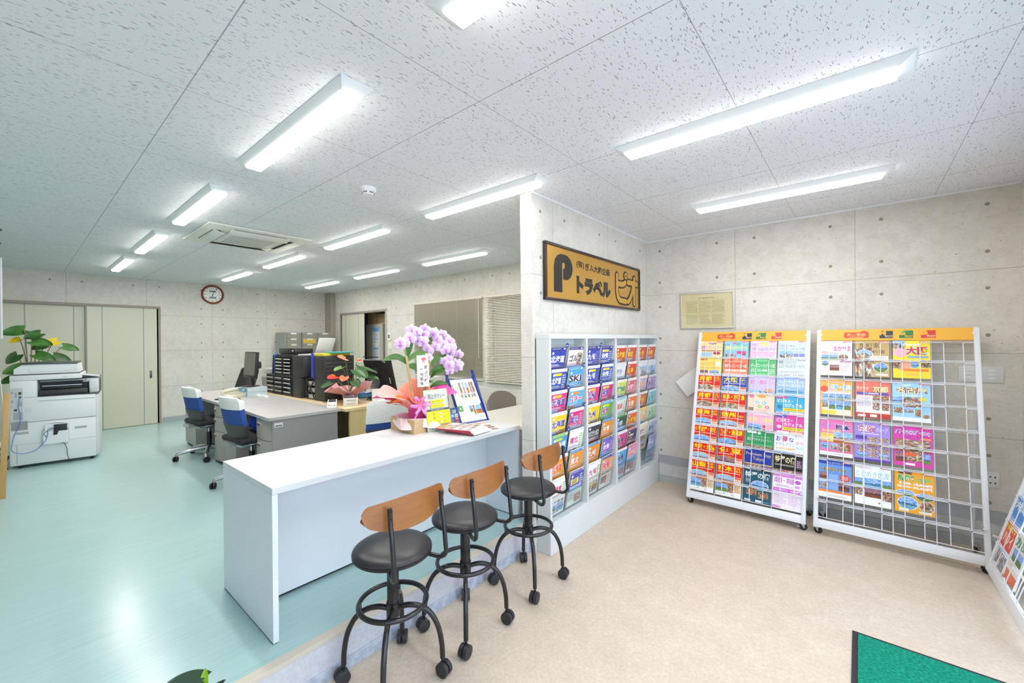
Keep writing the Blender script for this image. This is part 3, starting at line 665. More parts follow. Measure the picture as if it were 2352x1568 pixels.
CANE = speck('cane_stem', '#c4a676', '#a39a58', 14, .5, .45, .65); LEAF = mat('#3f6b2a', .4); LEAF2 = mat('#55803a', .42)
B().lathe([(0, .13), (.08, .135), (.07, .15), (0, .155)], mat('#5a4a34', .9), 16).build('moss', orc)
canes = [((.01, -.06), (-.015, -.105), .35), ((.02, .0), (.03, .005), .22), ((.03, .04), (.045, .06), .26), ((.0, .05), (.02, .075), .28), ((-.02, .07), (-.01, .12), .33)]
for (x0, y0), (x1, y1), h in canes:
    b = B(); p = [(x0 + (x1 - x0) * i / 10, y0 + (y1 - y0) * i / 10, .14 + h * i / 10) for i in range(11)]
    b.tube(p, [.011 if i % 2 else .0088 for i in range(11)], CANE, 10); b.build('cane', orc)
def leaf_blade(b, base, dirv, up, L, Wd, m, droop=.5, thick=.0008):
    d = Vector(dirv).normalized(); u_ = Vector(up); s_ = d.cross(Vector((.75, -.5, .45))).normalized()
    def f(u, v):
        w = Wd * (sin(pi * min(1, .05 + v * .95)) ** .7) * (1 - .3 * v); c = Vector(base) + d * (L * v) + u_ * (L * (.5 * v - droop * v * v * 1.3))
        return c + s_ * ((u - .5) * w) + u_ * (abs(u - .5) * w * .35)
    b.grid(f, 6, 10, m, thick)
rn = random.Random(4)
LV = [((-.02, -.10, .60), (-.5, -1, .1), .17, .05), ((-.02, -.11, .58), (-.3, -1, .5), .14, .045), ((-.02, -.10, .62), (0, .3, 1), .15, .05), ((-.02, -.10, .60), (.4, 1, .3), .18, .05), ((-.02, -.105, .56), (.6, .6, -.4), .15, .055),
      ((-.01, .13, .58), (-.1, .2, 1), .22, .06), ((-.01, .13, .56), (.3, 1, .35), .20, .05), ((-.01, .13, .50), (.4, 1, .1), .18, .05), ((-.01, .13, .46), (.5, .2, .2), .14, .045), ((-.01, .13, .42), (.6, -.4, .1), .13, .045), ((-.01, .125, .38), (.5, .8, .2), .14, .04), ((.0, .12, .48), (.5, -.8, .2), .15, .05)]
for i, (p, d, L, w) in enumerate(LV):
    p = (p[0], p[1] * .92, p[2] - .15); b = B(); leaf_blade(b, p, d, (0, 0, 1), L * 1.1, w * 1.15, LEAF if i % 3 else LEAF2, .45); b.build('leaf', orc)
# flower sprays
PET = N('orchid_petal'); _uv = PET.coord('UV'); _x, _y, _ = PET.sep(_uv)
PETAL = PET.set(Base_Color=PET.ramp(_y, [(.0, '#bd86ca'), (.22, '#d3aadd'), (.6, '#e0c3e8'), (1, '#e7d0ec')]), Roughness=.5)
LIPM = mat('#b060b8', .45); YEL = mat('#e8c23c', .5); STEM = mat('#86a23e', .5)
def flower(b, c, n, r, spin=0.):
    n = Vector(n).normalized(); t1 = n.cross(Vector((0, 0, 1))).normalized(); t2 = t1.cross(n)
    for ang, L, W_ in ((90, 1, .72), (215, .95, .62), (325, .95, .62), (15, 1.02, 1.12), (165, 1.02, 1.12)):
        a = rad(ang + spin); d = t1 * cos(a) - t2 * -sin(a); s_ = n.cross(d)
        def f(u, v):
            w = W_ * r * (sin(pi * min(.97, .06 + .9 * v)) ** .6)
            return Vector(c) + d * (r * L * v) + s_ * ((u - .5) * w) + n * (.12 * r * sin(pi * v) - .18 * r * v * v - .5 * r * (u - .5) ** 2 * v)
        b.grid(f, 4, 5, PETAL, 0, uvs=True)
    b.tube([Vector(c) + n * (.02 * r), Vector(c) + n * (.28 * r) - t2 * (.12 * r), Vector(c) + n * (.45 * r) - t2 * (.30 * r)], [.09 * r, .12 * r, .03 * r], LIPM, 8)
    b.lathe([(0, -.06 * r), (.08 * r, 0), (0, .07 * r)], YEL, 8, tuple(Vector(c) + n * (.24 * r)))
def spray(pts, nfl, r, seed, spread, skip=0.):
    path = bez(pts, 8); B().tube(path, .0035, STEM, 6).build('flower_stem', orc); q = random.Random(seed)
    i0 = int(len(path) * skip)
    for k in range(nfl):
        p = path[i0 + (len(path) - 1 - i0) * k // max(1, nfl - 1)]; o = Vector((q.uniform(.0, 1.2) * spread, q.uniform(-1, 1) * spread, q.uniform(-.9, .9) * spread))
        b = B(); flower(b, p + o, (1, -.75 + q.uniform(-.5, .5), q.uniform(-.35, .35)), r * q.uniform(.9, 1.1), q.uniform(-20, 20)); b.tube([p, p + o], .0018, STEM, 5); b.build('flower', orc)
spray([(-.02, -.10, .48), (-.03, -.10, .59), (-.03, -.07, .65), (-.01, 0, .64), (.0, .05, .56), (.02, .08, .46)], 12, .043, 5, .034, .25)
spray([(-.02, -.10, .48), (-.03, -.13, .57), (-.04, -.17, .58)], 4, .042, 6, .025, .6)
spray([(-.01, .11, .45), (-.02, .13, .59), (-.02, .18, .66), (-.01, .25, .63), (0, .31, .55), (0, .345, .46), (.01, .37, .38)], 18, .045, 7, .042, .3)
spray([(-.01, .11, .45), (0, .12, .55), (.02, .18, .58), (.03, .24, .51), (.03, .27, .39)], 12, .044, 8, .042, .35)
spray([(-.01, .11, .45), (-.03, .08, .59), (-.02, .06, .68)], 4, .042, 9, .03, .6)
A = Art(2); BR = '#4c3a44'
A.vtext('郡上八幡', .010, -.088, .038, .042, BR, .03).vtext('観光協会', -.026, -.108, .002, .022, BR, .03).vtext('祝', -.004, .055, .018, .085, '#d8505a', .02).ell(.007, .09, .02, .012, '#e06a70', 14).vtext('より', -.044, -.11, -.032, -.07, '#d07a80', .0)
for q in range(8): A.ell(-.035 + .004 * (q % 3), .09 - .018 * q, .008, .008, '#f2d0d6', 8)
B().at(.075, -.02, .375, rz=72, rx=-4).box(-.046, .046, -.0015, 0, -.118, .118, mat('#f4f0f0', .6)).art(A, (0, -.0015, 0), (1, 0, 0), (0, 0, 1), (0, -1, 0)).build('gift_card', orc, smooth=False)
B().tube([(.075, -.02, .49), (.03, .05, .52), (-.01, .1, .53)], .001, STEM, 5).build('card_tie', orc)

# acrylic stand with taxi notice
tx = thing('sign_holder', 'yellow taxi notice in a clear acrylic holder on the counter', 'sign holder', (-2.4224, 2.0416, ZT), 86)
A = Art(7); Y = '#f2dc1e'
for i in range(26): A.rect(-.105 + .0081 * i, .298, -.101 + .0081 * i, .306, '#f0e89a').rect(-.105 + .0081 * i, .004, -.101 + .0081 * i, .012, '#f0e89a')
for i in range(36): A.rect(-.105, .004 + .0084 * i, -.096, .008 + .0084 * i, '#f0e89a').rect(.096, .004 + .0084 * i, .105, .008 + .0084 * i, '#f0e89a')
A.text('郡上タクシー', -.077, .242, .077, .276, '#3a3020', .0).rect(-.06, .205, .062, .230, Y).rect(-.06, .172, .062, .197, Y)
A.text('☎0120-093-155', -.048, .210, .055, .226, '#5a5020', .0).text('✆0575-65-3155', -.048, .177, .055, .193, '#5a5020', .0)
A.rect(-.105, .148, .105, .162, '#53524e').text('郡上おでかけ観光モデルプラン', -.06, .151, .06, .159, '#f0f0e8', .0).rect(-.105, .048, .105, .148, Y)
for v in (.128, .097, .066): A.ell(-.068, v, .006, .006, '#f8f4d8', 14).ell(.022, v, .009, .009, '#f4f0e0', 16).lines(-.05, v - .008, -.03, v + .008, 2, '#6a5e20').lines(-.022, v - .01, .005, v + .01, 3, '#b0a030', .3).lines(.036, v - .007, .075, v + .007, 2, '#8a7c24', .3)
for u in (-.068, .066): A.ell(u, .028, .009, .009, '#5a5a5a', 18).ell(u, .028, .0055, .0055, '#f8f8f4', 14)
b = B().at(0, 0, 0, rx=-11); b.box(-.105, .105, 0, .0012, 0, .309, mat('#f7f6ee', .4)).art(A, (0, 0, 0), (1, 0, 0), (0, 0, 1), (0, -1, 0)); b.build('notice', tx, smooth=False)
b = B().at(0, 0, 0, rx=-11).box(-.107, .107, -.004, -.0025, 0, .312, CLEAR).box(-.107, .107, .0025, .004, 0, .312, CLEAR).off(); b.box(-.04, .04, -.06, .08, 0, .002, CLEAR).box(-.03, .03, .066, .068, .002, .05, CLEAR); b.build('acrylic_sleeve', tx, smooth=False)

# blue brochure stand
bs = thing('brochure_stand', 'blue acrylic brochure stand with travel sheet on the counter', 'brochure stand', (-2.455, 2.446, ZT), 81.6)
BLUE = mat('#1c3c9c', .15, .0, .6, coat=.4)
for sx in (-1, 1):
    P = [(-.012, 0), (.02, 0), (.212, .345), (.236, .392)] + [(.222 + .020 * cos(rad(t)), .398 + .018 * sin(rad(t))) for t in (20, 60, 100, 140, 180)] + [(.19, .375)]
    B().prism(P, 'x', .134 * sx, .134 * sx + .006 * sx, BLUE).build('side_panel', bs, smooth=False)
    B().prism([(.21, .34), (.225, .36), (.19, 0), (.165, 0)], 'x', .134 * sx, .139 * sx, BLUE).build('rear_leg', bs, smooth=False)
b = B().at(0, .0, .006, rx=-32.3); b.box(-.134, .134, .0035, .0075, .0, .40, BLUE); b.off().box(-.134, .134, -.03, .02, 0, .004, BLUE); b.build('back_panel', bs, smooth=False)
A = Art(8)
for i, (u0, u1, c) in enumerate(((-.11, -.095, '#b8cc9a'), (-.07, -.06, '#f2c8a0'))): A.rect(u0, .24, u1, .35, c)
for i, u in enumerate((-.04, -.005, .03, .065, .09)): A.pic(u, .255, u + .02, .36, ('food', 'city', 'autumn', 'hall', 'food')[i]).pic(u - .01, .215, u + .012, .248, ('hall', 'land', 'food', 'city', 'hall')[i])
A.rect(-.125, .15, .125, .212, '#f7f6f2').text('郡上踊り応援特集', -.085, .186, .075, .207, '#f2dc7a', .01).text('ふれあい倶楽部ツアー', -.095, .156, .10, .18, '#86bce0', .0)
A.rect(-.12, .095, -.075, .145, '#58a04a').text('旅', -.108, .108, -.088, .132, '#eef6ea').lines(-.065, .06, -.02, .14, 9, '#c8c4bc', .4).pic(-.01, .08, .02, .14, 'land').pic(.025, .055, .045, .14, 'food').lines(-.12, .05, -.02, .088, 4, '#d0ccc4', .4).pic(.05, .06, .105, .14, 'autumn').rect(.11, .06, .125, .15, '#2c48a0')
A.rect(-.125, .004, .125, .05, '#f6f7f8').text('トラベルピオ', -.065, .014, .085, .042, '#78b4dc', .0)
b = B().at(0, 0, .006, rx=-32.3); b.box(-.1276, .1276, -.0006, .0008, 0, .392, mat('#f2f2f0', .35)).art(A, (0, -.0006, 0), (1, 0, 0), (0, 0, 1), (0, -1, 0)); b.build('travel_sheet', bs, smooth=False)
cs = thing('card_sign', 'small blue payment card notice behind the taxi notice', 'sign', (-2.44, 2.215, ZT), 82)
A = Art(9)
for i, (u, v, c, c2) in enumerate(((-.0, .115, '#f4f4f4', '#3aa05a'), (-.018, .083, '#58b0e0', '#d8eefa'), (.018, .083, '#f0f2f4', '#a8b4c8'), (-.014, .05, '#3a3a8c', '#8a8ac8'), (.02, .058, '#d8564e', '#f2b8a8'), (-.014, .02, '#5a6a98', '#b8c0dc'), (.02, .026, '#d04a3c', '#f0a040'))):
    A.rrect(u - .015, v - .013, u + .015, v + .013, .003, c)
    if i == 0: A.rect(u - .011, v - .009, u - .004, v + .009, '#2a4a9c').rect(u - .0035, v - .009, u + .0035, v + .009, '#d03a3a').rect(u + .004, v - .009, u + .011, v + .009, '#3aa04a').text('JCB', u - .011, v - .004, u + .011, v + .004, '#ffffff', .02)
    elif i == 6: A.ell(u - .005, v, .008, .008, '#d83a2c', 14).ell(u + .005, v, .008, .008, '#f0a030', 14)
    else: A.rect(u - .010, v - .004, u + .010, v + .004, c2)
b = B().at(rx=-8); b.box(-.04, .042, -.001, .001, 0, .145, mat('#26388c', .3)).art(A, (0, -.001, 0), (1, 0, 0), (0, 0, 1), (0, -1, 0)); b.box(-.043, .045, -.004, -.003, 0, .148, CLEAR).off().box(-.03, .03, .001, .05, 0, .002, CLEAR); b.build('card', cs, smooth=False)
# magazines on the counter
def magazine(label, loc, rz, W_, H_, t_, seed, spine):
    A = Art(seed); q = random.Random(seed)
    A.rect(-W_ / 2, -H_ / 2, W_ / 2, H_ / 2, '#f6f2ea')
    for i in range(3):
        for j in range(4):
            u = -W_ * .46 + i * W_ * .31; v = -H_ * .45 + j * H_ * .23
            if (i, j) != (2, 3): A.pic(u, v, u + W_ * .28, v + H_ * .15, q.choice(['food', 'autumn', 'food', 'hall'])).lines(u, v + H_ * .16, u + W_ * .28, v + H_ * .20, 2, q.choice(['#c05a3a', '#e0a030', '#8a4a2c']))
    A.rect(-W_ * .5, H_ * .42, W_ * .5, H_ * .49, '#e8a838').text('飛騨高山の旅', -W_ * .4, H_ * .43, W_ * .3, H_ * .48, '#c03a20')
    b = B()
    def f(u, v): return (W_ * (u - .5), H_ * (v - .5), t_ * (1 - .35 * max(0, 1 - 8 * u)) )
    b.box(-W_ / 2, W_ / 2, -H_ / 2, H_ / 2, 0, t_, mat('#f4f2ee', .5), .001, 1).box(-W_ / 2 - .0006, -W_ / 2, -H_ / 2, H_ / 2, .0, t_ - .001, spine)
    b.art(A, (0, 0, t_), (1, 0, 0), (0, 1, 0), (0, 0, 1))
    return tag(b.build('magazine', None, loc, (0, 0, rz), smooth=False), label, 'magazine', 'magazines on the counter')
SPR = mat('#b5384a', .4)
magazine('flat travel magazine at the counter end under the fanned ones', (-2.24, 2.30, ZT), 68, .21, .29, .006, 20, mat('#e8e4dc', .5))
for i in range(6):
    magazine(['lowest of the red spined magazines fanned on the counter', 'second red spined magazine from below in the fanned pile', 'third red spined magazine from below in the fanned pile', 'fourth red spined magazine from below in the fanned pile', 'second from the top of the fanned red spined magazines', 'topmost red spined magazine with food pictures in the fanned pile'][i],
             (-2.225 - .006 * i, 2.145 - .011 * i, ZT + .0062 * (i + (1 if i >= 0 else 0))), 96 + 2.2 * i, .21, .285, .006, 21 + i, SPR)
# ================================================================== office furniture
DTOP = speck('grey_desk_top', '#aeaba8', '#b5b2af', 300, .4); DGREY = speck('desk_grey_steel', '#8e8c8b', '#939190', 200, .45); DTAUPE = mat('#a59d96', .42); DDK = mat('#4a4643', .6)
H_D = .70
def drawer_front(t, x0, x1, z0, z1, y, bulge, name='drawer'):
    n = 10; P = [(x0 + .003 + (x1 - x0 - .006) * i / n, y - bulge * (1 - (2 * i / n - 1) ** 2)) for i in range(n + 1)] + [(x1 - .003, y + .02), (x0 + .003, y + .02)]
    d = B().prism(P, 'z', z0 + .003, z1 - .003, DTAUPE).build(name, t, ang=25)
    xm = x0 + (x1 - x0) * .36; w = .05
    B().box(xm - w, xm + w, y - bulge - .0015, y - bulge + .012, z1 - .075, z1 - .035, mat('#c4beb6', .4), .003).box(xm - w + .008, xm + w - .008, y - bulge - .003, y - bulge + .008, z1 - .070, z1 - .048, mat('#5f5954', .5)).build('handle', d)
def pedestal(t, x0, x1, y0, y1, splits, name='pedestal'):
    B().box(x0, x1, y0 + .02, y1, .03, H_D - .03, DTAUPE).box(x0 + .01, x1 - .01, y0 + .03, y1, 0, .03, DDK).build(name, t, smooth=False)
    for a, b_ in zip(splits, splits[1:]): drawer_front(t, x0, x1, a, b_, y0 + .02, .028)
da = thing('office_desk', 'grey steel office desk nearest the counter with a drawer pedestal', 'desk', (0, 0, ZF))
b = B(); P = [(-5.153, 1.50), (-4.16, 1.475), (-4.13, 1.49), (-4.13, 2.17), (-5.153, 2.17)]
b.prism(P, 'z', H_D - .028, H_D, DTOP); b.build('desk_top', da, smooth=False)
B().box(-4.165, -4.14, 1.51, 2.13, .0, H_D - .028, DGREY).build('side_panel', da, smooth=False)
B().box(-5.13, -4.165, 2.06, 2.08, .12, H_D - .028, DGREY).build('modesty_panel', da, smooth=False)
B().box(-4.1405, -4.138, 1.527, 1.60, .605, .645, mat('#d6d6d2', .4)).box(-4.1382, -4.1376, 1.535, 1.592, .612, .624, mat('#6a6864', .5)).build('name_plate', da, smooth=False)
pedestal(da, -4.565, -4.165, 1.50, 2.05, [.03, .28, .47, H_D - .035])
db = thing('office_desk', 'longer grey office desk on the left with paired drawer pedestals', 'desk', (0, 0, ZF))
B().prism([(-7.22, 1.52), (-7.18, 1.50), (-5.157, 1.50), (-5.157, 2.17), (-7.22, 2.17)], 'z', H_D - .028, H_D, DTOP).build('desk_top', db, smooth=False)
pedestal(db, -5.535, -5.167, 1.50, 2.05, [.03, .37, H_D - .035]); pedestal(db, -5.905, -5.540, 1.50, 2.05, [.03, .37, .54, H_D - .035])
B().box(-7.205, -6.70, 1.515, 2.1, .03, H_D - .028, mat('#a7a59c', .45)).box(-7.19, -6.715, 1.53, 2.08, 0, .03, DDK).build('end_cabinet', db, smooth=False)
B().box(-6.70, -5.905, 2.05, 2.07, .08, H_D - .028, DDK).build('modesty_panel', db, smooth=False)
LW = wood('light_wood', '#d8bd8a', '#e4cfa4', 'x', .8, .4); LWz = wood('light_wood_upright', '#d2b47e', '#dfc694', 'z', .8, .4)
wt = thing('wooden_table', 'light wooden table carrying the black cabinets behind the grey desks', 'table', (0, 0, ZF))
B().box(-6.55, -4.06, 2.176, 2.97, H_D - .032, H_D - .0005, LW, .002, 1).build('table_top', wt, smooth=False)
for x in (-6.5, -4.10): B().box(x, x + .03, 2.23, 2.93, 0, H_D - .032, LWz).build('side_panel', wt, smooth=False)
B().box(-6.47, -4.10, 2.56, 2.58, .2, H_D - .032, LWz).build('back_panel', wt, smooth=False)
wd2 = thing('white_desk', 'pale desk behind the counter beside the partition', 'desk', (0, 0, ZF))
B().box(-2.80, -1.99, 2.60, 3.62, H_D - .03, H_D, speck('pale_desk_top', '#d9d5cb', '#dedad1', 200, .35), .002, 1).build('desk_top', wd2, smooth=False)
for y in (2.64, 3.55): B().box(-2.76, -2.03, y, y + .03, 0, H_D - .03, PANEL).build('side_panel', wd2, smooth=False)

# ------------------------------------------------------------------ chairs
CB = speck('blue_chair_fabric', '#2a4a92', '#31539e', 300, .75); CBK = speck('dark_chair_shell', '#4a4744', '#504d4a', 200, .6); CWH = speck('white_chair_cover', '#e6e4de', '#eeece6', 60, .8)
def office_chair(lab, loc, rz, cz=.752):
    """faces +y; the back leans to -y"""
    t = thing('office_chair', lab, 'office chair', loc, rz, 'blue office chairs with white covers')
    B().box(-.225, .225, -.19, .25, .41, .475, mat('#26242a', .7), .028, 3).build('seat', t)
    B().box(-.06, .06, -.12, .12, .355, .40, STEEL, .01).box(-.20, .20, -.10, .14, .395, .412, STEEL, .006).build('mechanism', t)
    def y_at(z): return -.155 - .085 * ((z - .42) / .46) ** 1.5 - .022 * sin((z - .42) / .46 * 3.1) if z > .42 else -.155 + .1 * (.42 - z) / .1
    def shell(z0, z1, wd, off, bow, m, thick, name):
        def f(u, v):
            z = z0 + (z1 - z0) * v; e = 2 * u - 1; w = wd(z)
            return (w * e, y_at(z) - off + bow * e * e, z)
        B().grid(f, 14, 12, m, thick).build(name, t, ang=60)
    w1 = lambda z: .16 + .07 * min(1, (z - .40) / .25)
    shell(.585, .80, lambda z: .222, .012, .045, CB, .05, 'back_pad')
    shell(.40, .60, lambda z: .175 + .05 * (z - .40) / .20, .018, .045, CBK, .05, 'back_shell')
    shell(cz, .865, lambda z: .228 - .03 * max(0, (z - .82) / .045) ** 2, .018, .047, CWH, .062, 'back_cover')
    B().prism([(-.24, .395), (-.165, .395), (-.10, .37), (-.10, .395), (-.14, .43), (-.23, .43)], 'x', -.09, .09, STEEL).build('back_bracket', t, smooth=False)
    B().cyl((0, 0, .10), (0, 0, .30), .026, BLACK, 20).cyl((0, 0, .29), (0, 0, .37), .014, CHROME, 16).build('gas_lift', t)
    for k in range(5):
        a = rad(-97 + 72 * k); c, s_ = cos(a), sin(a)
        l = B().tube([(.02 * c, .02 * s_, .115), (.16 * c, .16 * s_, .108), (.315 * c, .315 * s_, .082), (.325 * c, .325 * s_, .06)], [.030, .024, .018, .016], STEEL, 10).build('leg', t)
        cb = B().at(.325 * c, .325 * s_, 0, rz=-97 + 72 * k + 60)
        for y0 in (-.024, .004): cb.tube([(.01, y0, .03), (.01, y0 + .003, .03), (.01, y0 + .017, .03), (.01, y0 + .02, .03)], [.024, .029, .029, .024], BLACK, 20)
        cb.cyl((0, 0, .03), (0, 0, .07), .008, BLACK, 8).build('caster', l)
    return t
ch0 = office_chair('blue office chair with white cover at the nearer grey desk', (-4.73, 1.53, ZF), 5)
dup(ch0, (-6.17, 1.53, ZF), 5, 'farther blue office chair with white cover, before the left desk')
ch3 = office_chair('blue chair with white cover just behind the counter left of the orchid box', (-3.50, 2.22, ZF), 86, .66)
dup(ch3, (-5.10, 4.02, ZF), 84, 'chair with white cover seen behind the orchid near the window')
ja = B()
def jk(u, v): a = 2 * pi * u; r = .13 + .02 * sin(5 * a + 6 * v); return (r * cos(a) * sin(pi * (.1 + .85 * v)), .8 * r * sin(a) * sin(pi * (.1 + .85 * v)), .105 - .10 * cos(pi * (.1 + .85 * v)) + .012 * sin(7 * a + 9 * v))
ja.grid(jk, 24, 12, mat('#2448b4', .6)); tag(ja.build('folded_jacket', None, (-4.70, 1.62, ZF + .478)), 'crumpled bright blue jacket on the seat at the nearer desk', 'jacket')
gc = thing('meeting_chair', 'grey curved back chair at the pale desk behind the counter', 'chair', (-2.93, 3.56, ZF), -90)
GF = speck('grey_chair_fabric', '#9d938c', '#a59b94', 300, .8)
def gb(u, v): e = 2 * u - 1; w = .25 * (1 - .14 * (1 - v)); return (w * e, -.22 - .06 * v + .05 * e * e, .45 + .36 * v - .055 * v * e * e * (1 + .8 * e * e))
B().grid(gb, 18, 12, GF, .03).build('backrest', gc, ang=60); B().box(-.23, .23, -.2, .2, .40, .45, GF, .02).build('seat', gc)
for x in (-.2, .2):
    for y in (-.2, .18): B().cyl((x, y, 0), (x * .95, y * .95, .41), .012, BLACK, 10).build('leg', gc)
lc = thing('executive_chair', 'black leather high back chair behind the left desk', 'office chair', (-8.23, 2.37, ZF), 190)
LEA = mat('#2b2a2b', .45)
B().box(-.26, .26, -.25, .27, .40, .50, LEA, .04, 3).build('seat', lc)
def lb_(u, v): e = 2 * u - 1; return (.26 * e * (1 - .12 * v * v), -.24 - .14 * v + .05 * e * e, .48 + .47 * v - .04 * v * e ** 4)
B().grid(lb_, 14, 12, LEA, .07).build('backrest', lc, ang=60); B().box(-.13, .13, -.44, -.36, .93, 1.06, LEA, .03, 3).build('headrest', lc)
B().cyl((0, 0, .1), (0, 0, .41), .028, BLACK, 16).build('gas_lift', lc)
for k in range(5):
    a = rad(72 * k); l = B().tube([(.02 * cos(a), .02 * sin(a), .11), (.30 * cos(a), .30 * sin(a), .075)], [.03, .018], BLACK, 8).build('leg', lc); B().at(.31 * cos(a), .31 * sin(a), .03).lathe([(0, -.03), (.02, -.022), (.03, 0), (.02, .022), (0, .03)], BLACK, 12).build('caster', l)

# ------------------------------------------------------------------ things on the desks
ZD = ZF + H_D
mo = thing('computer_monitor', 'black computer monitor on the left desk, screen towards the chairs', 'monitor', (-6.16, 1.99, ZD + .116), -2)
B().at(0, 0, .275, rx=-4).box(-.235, .235, -.012, .022, -.16, .18, BLACK, .006).off().build('housing', mo)
B().at(0, 0, .275, rx=-4).box(-.215, .215, -.0135, -.0115, -.125, .165, mat('#55544c', .25)).off().build('screen', mo, smooth=False)
B().cyl((0, .02, .01), (0, .02, .2), .018, BLACK, 14).lathe([(0, 0), (.11, 0), (.115, .006), (.03, .016), (0, .016)], BLACK, 32).build('stand', mo)
tr = thing('drawer_tray', 'clear plastic two drawer box with blue contents under the monitor', 'desk drawer box', (-6.10, 2.00, ZD), 4)
TP = mat('#d4e2e6', .25); b = B().box(-.15, .12, -.12, .12, .108, .115, TP, .003).box(-.15, .12, -.12, .12, 0, .005, TP).box(-.15, .12, -.12, .12, .054, .060, TP)
for x in (-.15, .113): b.box(x, x + .007, -.12, .12, .005, .108, TP)
b.box(-.15, .12, .113, .12, .005, .108, TP); b.build('case', tr, smooth=False)
for z in (.008, .062): B().box(-.138, .108, -.118, .10, z, z + .043, mat('#4a9ac0', .3)).box(-.03, .03, -.1225, -.118, z + .012, z + .03, mat('#e2ecee', .3), .001).build('drawer', tr, smooth=False)
ph = thing('desk_telephone', 'large cream desk telephone keyboard on the left desk', 'telephone', (-6.15, 1.85, ZD), 14)
CRM = mat('#d8d4c0', .4)
B().prism([(-.13, 0), (.13, 0), (.13, .075), (-.13, .022)], 'x', -.19, .15, CRM).build('body', ph, smooth=False)
b = B().at(0, 0, .049, rx=11.5)
for i in range(9):
    for j in range(5): b.box(-.10 + i * .026, -.10 + i * .026 + .018, -.10 + j * .04, -.10 + j * .04 + .024, .0, .005, mat('#c2beaa', .4))
b.build('buttons', ph, smooth=False)
B().tube(bez([(-.165, -.11, .04), (-.165, -.1, .062), (-.165, 0, .075), (-.165, .1, .085), (-.165, .115, .07)], 4), .022, CRM, 10).build('handset', ph)
tag(B().box(-.055, .055, -.03, .03, 0, .012, BLACK, .005).build('calculator', None, (-5.98, 1.60, ZD), (0, 0, 35)), 'small flat black device on the left desk edge', 'device')
tag(B().tube(bez([(-.1, 0, .012), (-.06, .01, .02), (0, .02, .03), (.05, .0, .024), (.09, -.03, .012)], 4), .013, BLACK, 8).tube(bez([(0, .02, .012), (.05, .06, .015), (.1, .04, .012), (.07, .0, .01)], 4), .007, BLACK, 6).build('headset', None, (-5.78, 1.66, ZD), (0, 0, 15)), 'black headset lying before the cream telephone', 'headset')
for i, (x, y, lab) in enumerate(((-5.72, 1.93, 'white tape dispenser beside the clear drawer box, left one'), (-5.58, 1.95, 'white tape dispenser in front of the clear drawer units, right one'))):
    tag(B().prism([(-.05, 0), (.05, 0), (.05, .03), (.02, .045), (-.035, .05), (-.05, .03)], 'y', -.025, .025, mat('#dfe0dc', .35)).build('tape_dispenser', None, (x, y, ZD), (0, 0, 20)), lab, 'tape dispenser', 'white dispensers on the left desk')
mp = thing('desk_printer', 'pale grey label printer behind the monitor with paper on top', 'printer', (-6.56, 2.42, ZD), 0)
B().box(-.13, .13, -.12, .12, 0, .24, mat('#c2c2bc', .4), .008).box(-.10, .10, -.125, -.12, .03, .2, mat('#8a8a86', .4)).build('body', mp); B().box(-.12, .12, -.1, .1, .24, .32, mat('#b4b0aa', .4), .008).build('feeder', mp); B().at(0, .0, .32, rx=-35).box(-.07, .10, 0, .002, 0, .1, WHITE).build('paper', mp, smooth=False)
# black file units standing on the table
BC = speck('black_steel', '#2e2d2d', '#333231', 200, .5); DRW = clear_mat('drawer_clear', '#b8bab8', .12); FILL = photo_mat('hall'); LBL = mat('#dcdcd8', .5)
def clear_unit(label, x0, x1, z0, z1, cols_, rows_, seed):
    t = thing('drawer_unit', label, 'drawer unit', (0, 0, z0), 0, 'clear drawer units on the table'); H_ = z1 - z0; y0 = 2.262; q = random.Random(seed)
    b = B().box(x0, x1, y0 + .25, y0 + .26, 0, H_, BC).box(x0, x1, y0, y0 + .25, 0, .012, BC).box(x0, x1, y0, y0 + .25, H_ - .02, H_, BC)
    w = (x1 - x0) / cols_
    for i in range(cols_ + 1): b.box(x0 + i * w - (.006 if i else 0), x0 + i * w + (.006 if i < cols_ else 0), y0, y0 + .25, .012, H_ - .02, BC)
    b.build('case', t, smooth=False); h = (H_ - .032) / rows_
    for i in range(cols_):
        for j in range(rows_):
            a, c = x0 + i * w + .010, x0 + (i + 1) * w - .010; z = .012 + j * h
            d = B().box(a, c, y0 - .006, y0 - .003, z + .004, z + h - .006, DRW).box(a + .005, c - .005, y0 + .05, y0 + .2, z + .003, z + h * (.4 + .4 * q.random()), mat(q.choice(['#b8b4aa', '#8c8a84', '#d2cec2', '#9a8a74', '#5a6a7a', '#5a5a54']), .6)).build('drawer', t, smooth=False)
            B().box(a + .02, c - .03, y0 - .0075, y0 - .006, z + h - .03, z + h - .016, LBL).build('label_strip', d, smooth=False)
    return t
clear_unit('upper clear fronted drawer unit in two columns beside the blue folder', -6.09, -5.56, ZD + .262, ZD + .515, 2, 5, 1)
clear_unit('lower clear fronted drawer unit in three columns on the table', -6.39, -5.56, ZD + .0002, ZD + .26, 3, 4, 2)
def black_unit(label, x0, x1, y0, y1, z0, z1, nl, face):
    t = thing('file_cabinet', label, 'cabinet', (0, 0, z0)); H_ = z1 - z0
    B().box(x0, x1, y0, y1, 0, H_, BC, .003).build('case', t)
    for i in range(nl):
        h = (H_ - .03) / nl; z = .015 + i * h
        B().box(x1 + .0005, x1 + .006, y0 + .012, y1 - .012, z + .002, z + h - .002, BC, .002).build('drawer', t)
    return t
black_unit('upper black file cabinet in the middle of the table', -5.535, -5.22, 2.262, 2.60, ZD + .262, ZD + .525, 1, 0)
black_unit('lower black cabinet in the middle, beneath the other', -5.535, -5.30, 2.262, 2.60, ZD + .0002, ZD + .26, 1, 0)
black_unit('upper black multi drawer cabinet behind the red anthurium', -4.985, -4.742, 2.29, 2.655, ZD + .262, ZD + .527, 5, 0)
